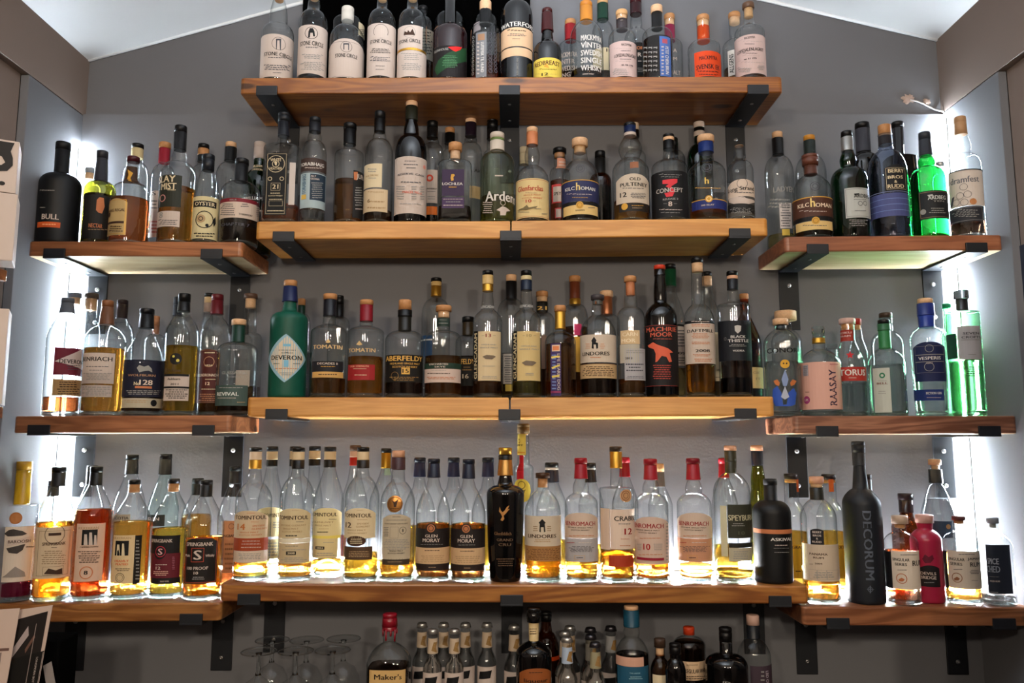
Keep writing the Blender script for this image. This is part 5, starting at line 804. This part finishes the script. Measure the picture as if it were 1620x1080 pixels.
B('C4','q',640,155,205,460,340,66,'clear',('orange',800),[('#c89868',255,56),('#6a6460',345,58,66)],[],'clear bottle, peach and grey cap, behind the red-numbered one',d=1,sh='s')
B('C4','q',848,220,172,455,385,102,'clear',('orange',818),[('#6e1420',206,86),('#8a1620',303,78,90)],BR(742,950,'#c08a6a'),'clear bottle, red cap, cream label with peach lower half',bulb=.22,sh='m')
B('C4','q',1035,165,170,450,290,70,'clear',('yellow',700),[('#9c1424',205,64),('#9c1424',290,60,66)],[],'clear bottle, red cap, behind the olive-labelled bottle',d=1,sh='s')
B('C4','q',1080,236,95,382,262,84,'clear',('yellow',850),[('peach',126,78),('#2e2c1c',190,74),('#2c2a1a',264,74)],[Lb(1070,210,1105,250,None,[G('c',(1080,245),(1076,232),(1088,215),(1090,232),(1100,238),(1088,240))],nm='bird_mark'),Lb(1005,462,1044,770,'#c8c4a4'),Lb(1047,455,1195,660,'#2c2c20',[T('SPEYBURN',1120,536,140,40,'#b8b090'),P(1070,565,1150,590,2,'gy'),T('10',1130,628,40,24,'#4a4a38')]),Lb(1055,690,1195,718,'#17160f'),Lb(1055,720,1195,800,'#aaa28a',[P(1065,735,1185,790,4,'gy')])],'tall clear bottle, peach-topped olive foil, olive-black label',sh='m')
B('C4','q',1245,128,93,480,235,92,'olive',None,[('#c8916c',127,78),('#141828',216,74)],[],'olive green wavy-necked bottle, peach top, behind matte black',d=1,bulb=.15,sh='s')
B('C4','q',1322,246,297,510,430,90,'matte',None,[('t:#060709',335,88),('t:#070709',428,84)],[Lb(1205,608,1440,634,'cu',[]),Lb(1300,655,1440,690,None,[T('ASKIVAL',1370,668,124,22,'ww')],nm='printed_lettering'),Lb(1310,695,1435,760,None,[P(1315,698,1430,708,1,'w'),P(1315,718,1430,724,1,'gy'),P(1330,742,1420,750,1,'gy')],nm='fine_print')],'matte black round bottle, torn copper line, white lettering, rightmost',name='rum_bottle')
# ---- lowest right shelf
B('R4','r',397,205,247,470,372,82,'clear',('amber',808),[('#cf9c80',286,80),('plug:cork3',306,66),('#1c1c16',372,80)],[Lb(305,612,498,808,'#c2b09a',[T('PANAMA',388,663,95,14,'br'),T('RUM',388,682,55,12,'br'),T('2004',388,713,40,10,'br'),P(340,712,360,718,1,'br'),Fr(340,748,490,798,'gy',2),R(380,748,383,798,'gy'),R(430,748,433,798,'gy'),P(345,755,485,790,3,'gy')]),Lb(345,527,416,612,'#17151a',[T('BERRY',380,545,48,14,'w'),T('BROS',380,563,44,12,'w'),T('&',380,579,10,12,'w'),T('RUDD',380,597,48,12,'w')],'arch')],'clear bottle, peach top, arched badge on greige label',name='rum_bottle',sh='m')
B('R4','r',258,158,232,480,345,80,'clear',('yellow',540),[('#1a1416',262,78),('plug:cork2',280,70)],[Lb(235,612,310,790,'#d8a828',[T('GRAN',275,625,60,18,'br'),P(262,745,292,760,1,'br')]),Lb(268,262,290,330,'#b8561c')],'yellow-labelled bottle, copper tab, behind the left end',d=1,sh='m',name='rum_bottle')
B('R4','r',462,160,235,480,345,80,'clear',('yellow',540),[('#1a1416',264,80),('plug:cork2',282,70)],[Lb(485,612,560,790,'#d8a828',[T('EXTRA',510,625,50,18,'br')]),Lb(440,262,466,330,'#b8561c')],'yellow-labelled bottle, copper tab, behind badge-labelled bottle',d=1,sh='m',name='rum_bottle')
B('R4','r',645,222,60,400,312,90,'slate',None,[('t:#181b21',120,78),('t:#1c1f25',190,74)],[Lb(640,420,700,815,None,[V('DECORUM',668,618,46,370,'#4c525c',-1)],nm='embossed_lettering'),Lb(650,830,705,870,None,[O(678,852,14,'#4c525c',.25),R(660,850,698,854,'#4c525c'),G('#4c525c',(675,832),(681,832),(681,872),(675,872))],nm='embossed_mark')],'tall slate-black bottle with vertical embossed lettering',sh='m',name='rum_bottle')
B('R4','r',668,150,235,480,400,54,'black',None,[('k',262,56),('#1a1418',345,54)],[],'glossy dark bottle behind the tall slate one',d=1,name='rum_bottle')
B('R4','r',838,196,455,600,540,72,'clear',('salmon',640),[('#b8a08c',498,94),('plug:cork2',520,60)],[Lb(737,645,780,838,'#141418'),Lb(780,645,930,850,'#cfc2b2',[P(825,660,915,668,1),T('SINGULAR',828,690,90,18,'k'),T('SERIES',828,715,64,18,'k'),T('RUM',910,708,44,34,'k'),P(800,740,870,748,1),O(832,790,29,'#a8623c',.14),G('#a8623c',(815,795),(832,785),(848,795),(840,805),(820,805))])],'small salmon-orange rum bottle, cork cap, half black half white label',name='rum_bottle',sh='m')
B('R4','r',975,182,452,590,530,84,'pink',None,[('#c89c90',496,104)],[Lb(935,725,1040,840,'#181214',[T('DEVILS',978,768,84,18,'w'),T('BRIDGE',978,790,86,20,'w'),P(945,812,1020,820,1,'gy')],'arch'),Lb(935,670,1010,720,None,[G('#5c1024',(945,690),(960,665),(980,680),(1000,668),(1008,690),(990,710),(960,712))],nm='printed_mark')],'crimson opaque bottle, pink stopper, black label',name='rum_bottle',d=.12,sh='m')
B('R4','r',872,150,338,520,470,84,'brown',None,[('#2a2024',372,84),('x:#2a1c1c',440,80)],[],'dark brown square-capped bottle behind the salmon rum',d=1,n=6,a=1,name='rum_bottle')
B('R4','r',1040,196,155,450,285,80,'clear',('clear',370),[('cork3',186,72),('plug:cork3',210,40),('#17191f',282,76,80)],[Lb(995,486,1100,575,'#1c2c3c',[D(1078,515,14,'#8a6a40')])],'tall conical clear bottle, T-cork, black foil, at back right',d=1,sh=(1.3,1.0),name='vodka_bottle')
B('R4','r',1160,208,458,600,540,70,'clear',('amber',655),[('#5c3434',482,78),('plug:cork2',500,54)],[Lb(1050,645,1082,838,'#141418'),Lb(1084,648,1266,850,'#d4c6b4',[P(1125,660,1240,668,1),T('SINGULAR',1128,690,88,18,'k'),T('SERIES',1128,715,64,18,'k'),T('JAMAICA',1222,688,70,14,'k'),T('RUM',1226,718,50,28,'k'),P(1105,740,1170,748,1),P(1195,745,1255,770,3),O(1132,788,29,'#8a5a3c',.14),G('#8a5a3c',(1115,793),(1132,783),(1148,793),(1140,803),(1120,803)),P(1200,800,1250,806,1)])],'small amber rum bottle, copper-brown cap, half black half white label',name='rum_bottle',sh='m')
B('R4','r',1314,180,465,605,540,66,'clear',('clear',880),[('#8a9098',497,72),('plug:#8a8a80',520,40)],[Lb(1232,612,1395,872,'#1a1f2a',[T('SPICE',1290,700,76,36,'#a8acb4'),T('CHED',1290,742,90,40,'#8a9098'),P(1250,780,1340,784,1,'gy'),T('SPICED RUM',1302,806,62,10,'w'),P(1265,862,1330,868,1,'gy')])],'clear bottle wrapped in slate-blue label with brushed lettering, rightmost',name='rum_bottle',sh='m',n=4,a=1)
# ================================================================== COUNTER ROW
def crown(x, y, nk=None): return [('m:sv', y+26, 66, 74)]
TB = dict(shelf='K', glass='clear', liq=None, name='tonic_bottle')
def tonic(crop, x, yt, desc, d, lab='w', neck='#b8a48c', gl='clear', cap='m:sv'):
    B('K',crop,x,118,yt,yt+235,yt+160,64,gl,('clear',yt+120) if gl == 'clear' else None,[(cap,yt+27,58,70)],[Lb(x-33,yt+58,x+33,yt+150,neck,[G('#8a6a3c',(x-5,yt+130),(x+8,yt+80),(x+28,yt+75),(x+20,yt+110),(x+26,yt+140)),O(x+12,yt+100,10,'#a07848',.35)],nm='neck_label'),Lb(x-55,yt+265,x+55,yt+400,lab,[G('k',(x-40,yt+290),(x+30,yt+282),(x+20,yt+330),(x-45,yt+335))])],desc,d=d,sh='s',name='tonic_bottle',place='on the counter below')
tonic('s',1117,168,'small clear mixer bottle, silver crown cap, leftmost at back',.75)
tonic('s',1247,168,'small clear mixer bottle, silver crown cap, second at back',.75)
tonic('s',1378,168,'small clear mixer bottle, silver crown cap, third at back',.75)
tonic('s',1507,168,'small clear mixer bottle, silver crown cap, fourth at back',.75)
tonic('s',1182,205,'small clear mixer bottle, silver crown cap, left one in front',0)
tonic('s',1312,205,'small clear mixer bottle, silver crown cap, right one in front',0)
tonic('t',118,168,'small clear mixer bottle, crown cap, left of black liqueur bottle',.75)
tonic('t',415,238,'small mixer bottle with pale blue neck label, front of three',0,neck='#a4b4c8')
tonic('t',403,203,'small mixer bottle with crown cap, middle of three',.5)
tonic('t',428,172,'small mixer bottle with crown cap, rear of three',1)
tonic('t',573,265,'small mixer bottle with dark crown cap and yellow content, front',0,cap='m:dgy',neck='#8c8468')
tonic('t',548,222,'small mixer bottle with dark crown cap, set behind yellow one',.5,cap='m:dgy',neck='#6a6458')
tonic('t',543,184,'small mixer bottle with clear crown cap, behind dark-capped ones',1,cap='m:dgy',neck='#6a6458')
tonic('t',660,175,'small clear mixer bottle, dark cap, left of teal-sleeved bottle',.9,cap='m:dgy',neck='#8c8c8c')
mk = B('K','s',922,262,112,400,285,76,'clear',('gloom',422),[('w:#7c0c1c',188,88,96),('w:#7c0c1c',212,94,84)],[Lb(796,452,1048,560,'#c8a468',[T('Maker\'s',920,492,170,36,'#2a1c10'),T('Mark',920,545,110,34,'#2a1c10')])],'squat square bottle, dripping red wax top, cream label',name='whisky_bottle',sh='m',n=4,a=1,d=.2)
# wax drips
for c_ in mk.children:
    if c_.name.startswith('neck_foil'):
        foil = c_; break
zs = [v.co.z for v in foil.data.vertices]; z0_ = min(zs); rr_ = max(abs(v.co.x) for v in foil.data.vertices)
dv = []
for i in range(9):
    t = 2*PI*i/9+.3; l_ = random.uniform(.006, .022)
    dv.append(tube_vf([(rr_*.9*math.sin(t), -rr_*.9*math.cos(t), z0_+.003), (rr_*.88*math.sin(t), -rr_*.88*math.cos(t), z0_-l_*.6), (rr_*.87*math.sin(t), -rr_*.87*math.cos(t), z0_-l_)], .0022, 6))
mesh('wax_drip', join(*dv), [plain('#7c0c1c', 'wax')], mk)['kind'] = 'stuff'
B('K','t',228,205,72,330,262,62,'black',None,[('x:#0a0a0a',152,80),('#c8b080',262,58,54)],[Lb(148,412,322,520,'#8c4c20',[P(190,430,285,440,1,'k'),T('liqueur',238,482,130,24,'#2a1408')],'arch'),Lb(198,175,248,230,None,[P(205,185,242,225,3,'br')],nm='neck_print')],'black liqueur bottle, cream neck, orange-brown arched label',name='spirit_bottle',sh='m',d=.2)
B('K','t',305,150,95,300,200,70,'brown',None,[('k',150,62)],[Lb(300,350,380,372,'or_')],'dark clear bottle behind the black liqueur bottle',name='spirit_bottle',sh='m',d=1)
B('K','t',782,200,62,345,240,84,'clear',('navy',330),[('cork3',84,82),('teal',178,92)],[Lb(742,120,826,160,None,[T('BRUIC',785,136,60,18,'#9ab0b0'),P(760,152,810,158,1,'#9ab0b0')],nm='neck_lettering'),Lb(690,352,845,404,'#c89a84'),Lb(698,406,872,520,'#1c4c62',[T('THE LADDIE',795,440,60,8,'#8ab0b8'),P(760,455,840,475,2,'#8ab0b8')])],'clear bottle, teal neck sleeve, teal and peach label',name='whisky_bottle',sh='m',d=.4,bulb=.12)
B('K','t',930,118,243,425,345,58,'clear',('brown',330),[('#3a2a20',292,66),('plug:cork3',338,48)],[Lb(885,450,975,520,'c')],'small bottle, dark brown cap, just right of teal sleeve',name='spirit_bottle',sh='m',d=.3)
B('K','t',1020,120,270,430,350,60,'black',None,[('k',330,66)],[],'small black bottle between brown-capped and red-capped bottles',name='spirit_bottle',sh='m',d=.0)
B('K','t',1098,190,178,290,232,54,'clear',('gloom',262),[('#b83a1c',222,64)],[Lb(1040,360,1050,362,'or_'),Lb(1052,376,1195,480,'#cfb08c',[T('IRREGULAR WHISKEY',1130,428,150,26,'k'),P(1070,388,1150,396,1,'br'),P(1070,450,1180,475,2,'br')])],'round dark-filled bottle, orange-red cap, cream label',name='whisky_bottle',sh='r',d=.6)
B('K','t',1305,245,182,395,330,76,'black',None,[('k',262,74),('x:#0a0a0b',328,72)],[Lb(1262,255,1340,290,None,[P(1268,262,1335,284,2,'gy')],nm='neck_print'),Lb(1270,470,1340,520,None,[T('JD',1300,495,50,24,'gy')],nm='printed_lettering')],'large glossy black bottle, black cap, right of cream whiskey label',name='spirit_bottle',sh='r',d=.1)
B('K','t',1460,195,112,350,245,80,'clear',None,[('#c8a494',168,74),('#15181c',243,74,78)],[Lb(1435,400,1560,520,'#3a2c34',[V('LBD ORE',1527,470,14,90,'#a89ca4',-1),P(1490,420,1512,510,4,'gy')])],'clear bottle, pink-topped black sleeve, rightmost',name='gin_bottle',sh='m',d=.5)
# counter
o = boxo('back_counter', (XL+.003, XR-.003, -.62, -.002, K_Z-.04, K_Z), woodmat('counter', lin('#4a3020'), lin('#38230f'), lin('#20140a'), 51), bev=.003); tag(o, 'dark wooden back counter under the shelves carrying the lower bottles', 'counter')
o = boxo('counter_cabinet', (XL+.02, XR-.02, -.58, -.002, ZF+.001, K_Z-.041), plain('#25221f', 'matte')); tag(o, 'dark cabinet body below the back counter', 'cabinet')
# upturned brandy glasses
GL = thin_glass('stemware', (.97, .98, .98), (.86, .87, .87), refl=.25)
pos = ', leftmost', ', middle', ', rightmost'
for row, ly, Y_, pts_ in (('front', 'front row', -.28, [(150, 338), (370, 335), (590, 330)]), ('rear', 'rear row', -.15, [(230, 270), (435, 270), (655, 262)])):
    for i_, (x, y) in enumerate(pts_):
        px_, py_ = 370+x/3.767, 940+y/3.767; q = atY(px_, py_, Y_); H_ = q.z-K_Z; Rf = .036 if row == 'front' else .037
        r_ = empty('brandy_glass', (q.x, Y_, K_Z)); tag(r_, f'upturned stemmed glass in the {ly}{pos[i_]} of three on the counter', 'glass', 'upturned glasses on the counter')
        hb = H_-.052
        prof = [(.029, .0005), (.0335, hb*.25), (.0375, hb*.5), (.036, hb*.72), (.026, hb*.9), (.012, hb*.98), (.006, hb+.004)]
        mesh('bowl', lathe(prof, 32, close=False), [GL], r_)
        mesh('stem', lathe([(.006, hb+.004), (.0042, hb+.014), (.0048, hb+.022), (.0038, H_-.012), (.007, H_-.003)], 16), [solid_glass('stem', (.95, .97, .97), 1.45)], r_)
        mesh('foot', lathe([(.007, H_-.004), (Rf*.6, H_-.0024), (Rf, H_-.0012), (Rf, H_), (Rf*.5, H_-.0006), (.001, H_-.0015)], 36), [GL], r_)
        mesh('foot_rim', tube_vf([(Rf*math.sin(t*PI/20), -Rf*math.cos(t*PI/20), H_-.0007) for t in range(41)], .0011, 6), [solid_glass('stem', (.95, .97, .97), 1.45)], r_)
# paper cards at lower left
def card(name, pts_, Y_, mats_items, lab, cat, tilt=.0):
    pass
def quad(px4, Y_, c, th=.0012):
    f_ = [atY(x, y, Y_) for x, y in px4]; b_ = [v+Vector((0, th, 0)) for v in f_]
    V_ = [tuple(v) for v in f_+b_]; return V_, [[0, 1, 2, 3], [7, 6, 5, 4], [0, 4, 5, 1], [1, 5, 6, 2], [2, 6, 7, 3], [3, 7, 4, 0]]
Z = lambda x, y: (x/7.717, 940+y/7.717)
def bl(p4, u, v):
    (a, b, c, d) = [Vector(p) for p in p4]; return tuple((a*(1-u)+b*u)*(1-v)+(d*(1-u)+c*u)*v)
Yc = -.44
P4 = [Z(150, 195), Z(642, 130), (10+640/7.717-58, 1170), (-78, 1178)]
P4 = [Z(215, 190), Z(642, 130), (44, 1175), (-12, 1183)]
o = mesh('menu_card', quad(P4, Yc, 0), [plain('#c8b4a8', 'paper')], smooth=False); tag(o, 'tilted flyer with dark bottle photo and white edge, propped on the counter', 'card', 'paper cards')
def patch(nm, us, c, parent, off, Y_=Yc, P=None):
    P = P or P4; q = [bl(P, u, v) for u, v in us]; f_ = [atY(x, y, Y_-off) for x, y in q]
    return mesh(nm, ([tuple(v) for v in f_], [list(range(len(f_)))]), [plain(c, 'paper')], parent, smooth=False)
patch('photo_print', [(.02, .07), (.90, .04), (.90, .36), (.02, .36)], '#1c1614', o, .0004)
patch('dark_panel', [(-.0, .36), (1.0, .33), (1.0, .92), (-.0, .95)], '#0e0b09', o, .0005)
patch('bottle_picture', [(.05, .29), (.40, .13), (.46, .20), (.36, .24), (.10, .345), (.03, .345)], '#a89a98', o, .0008)
patch('picture_streak', [(.42, .30), (.62, .2), (.66, .22), (.45, .33)], '#6a4c40', o, .0008)
for u_ in (.62, .965, .99):
    patch('printed_line', [(u_, .12 if u_ < .7 else .34), (u_+.012, .12 if u_ < .7 else .34), (u_+.012, .9), (u_, .9)], '#b8a8a0', o, .0009)
gv, gf, gw = text2d('LONGMORN BOTTLING OF THE YEAR')
tv = [tuple(atY(*bl(P4, .93-.0+(q[1]-1)*.055-.08, .37+.40*(q[0]/gw)), Yc-.001)) for q in gv]
mesh('lettering', (tv, gf), [plain('#c8bcb4', 'paper')], o, smooth=False)
Q4 = [(-60, 968), Z(243, 168), (-8, 1185), (-70, 1185)]
o = mesh('menu_card', quad(Q4, Yc-.012, 0), [plain('#cdb8ac', 'paper')], smooth=False); tag(o, 'plain beige card overlapping the dark flyer at lower left', 'card', 'paper cards')
patch('frame_print', [(-.2, .28), (.93, .28), (.93, .30), (-.2, .30)], '#6a5048', o, .0006, Yc-.012, Q4)
patch('picture_print', [(-.2, .31), (.80, .31), (.80, .62), (-.2, .62)], '#8a7a74', o, .0006, Yc-.012, Q4)
S4 = [(68, 1053), (81, 1046), (100, 1150), (84, 1152)]
o = mesh('paper_slip', quad(S4, Yc+.02, 0), [plain('#8c8480', 'paper')], smooth=False); tag(o, 'narrow grey paper slip right of the dark flyer', 'paper', 'paper cards')
D4 = [(40, 1000), (96, 985), (104, 1150), (20, 1150)]
o = boxo('card_holder', (atY(45, 1100, -.38).x, atY(97, 1100, -.38).x, -.40, -.33, K_Z+.0005, atY(80, 1008, -.38).z), plain('#080808', 'dead'), bev=.004); tag(o, 'black card holder behind the flyer at lower left', 'holder')
o = boxo('card_ledge', (XL+.01, atY(100, 1100, -.46).x, -.50, -.41, K_Z+.0003, K_Z+.012), plain('#1a1410', 'matte'), bev=.002); tag(o, 'low dark ledge holding the paper cards on the counter', 'ledge')

# ------------------------------------------------------------------ beyond the left panel: a wall shelf with white cartons
YBX = -.62
zsh_ = atY(8, 392, YBX-.1).z
xw = XL-XO+.001
xs = atY(15, 392, YBX+.075).x
o = boxo('side_shelf', (xw, xs, YBX-.20, YBX+.075, zsh_-.022, zsh_), WOOD['L2'], bev=.002); tag(o, 'brown wooden side shelf carrying white cartons at the left edge', 'shelf')
def carton(x, ytop, ybot, Y_, lab, mark=None, rot=29, zb=None):
    e = atY(x, (ytop+ybot)/2, Y_); zt2 = atY(x, ytop, Y_).z; z0 = zb if zb is not None else atY(x, ybot, Y_).z
    wd = .24
    r_ = empty('carton', (e.x, Y_, z0+.0005), math.radians(rot)); tag(r_, lab, 'carton', 'white cartons')
    mesh('box_body', box_vf(-wd*.96, 0, 0, .07, 0, zt2-z0-.001, bev=.0015), [plain('#c4b4aa', 'paper')], r_, smooth=False)
    if mark:
        H_ = zt2-z0; f = lambda u, v: (-u, -.0006, v*H_)
        pts_ = [(.012, .95), (.018, .78), (.013, .66), (.012, .52), (.022, .40), (.05, .36), (.05, .5), (.034, .5), (.027, .56), (.034, .66), (.05, .7), (.05, .95)]
        # dark bottle-shaped print whose edge shows in the photo
        pts_ = [(-.002+.004*0+p[0]*.8, p[1]) for p in pts_]
        mesh('printed_mark', ([f(*p) for p in pts_], [list(range(len(pts_)))]), [plain('#1a1614', 'paper')], r_, smooth=False)
        mesh('printed_dot', ([f(.022+.005*math.sin(t*PI/8), .16+.04*math.cos(t*PI/8)) for t in range(16)], [list(range(16))]), [plain('#1a1614', 'paper')], r_, smooth=False)
    return zt2
zm = atY(24, 307, YBX).z
carton(25, 307, 391, YBX, 'lower white carton on the side shelf at the left edge', zb=zsh_)
carton(28, 224, 307, YBX, 'upper white carton with black mark, on top of the lower one', True, zb=zm+.0005)
z2 = atY(8, 640, YBX).z
o = boxo('side_shelf', (xw, atY(6, 640, YBX+.07).x, YBX-.18, YBX+.07, z2-.022, z2), WOOD['L2'], bev=.002); tag(o, 'lower brown side shelf at the extreme left edge', 'shelf')
carton(9, 488, 640, YBX, 'pale carton low at the extreme left edge, beside the panel', rot=29, zb=z2)
# beyond the right panel: a dark open-fronted cabinet
e = atY(1606, 450, -.62)
r_ = empty('wall_cabinet', (0, 0, 0)); tag(r_, 'tall dark blue cabinet at the extreme right edge', 'cabinet')
dk = plain('#1c2230', 'matte'); xr_ = XR+XO-.001
mesh('carcass', box_vf(e.x, xr_, -.78, -.64, ZF+.002, atY(1606, 375, -.7).z), [dk], r_, smooth=False)
mesh('rail', box_vf(e.x-.002, xr_, -.79, -.781, atY(1606, 452, -.7).z, atY(1606, 432, -.7).z), [plain('#4c525c', 'matte')], r_, smooth=False)
settle()
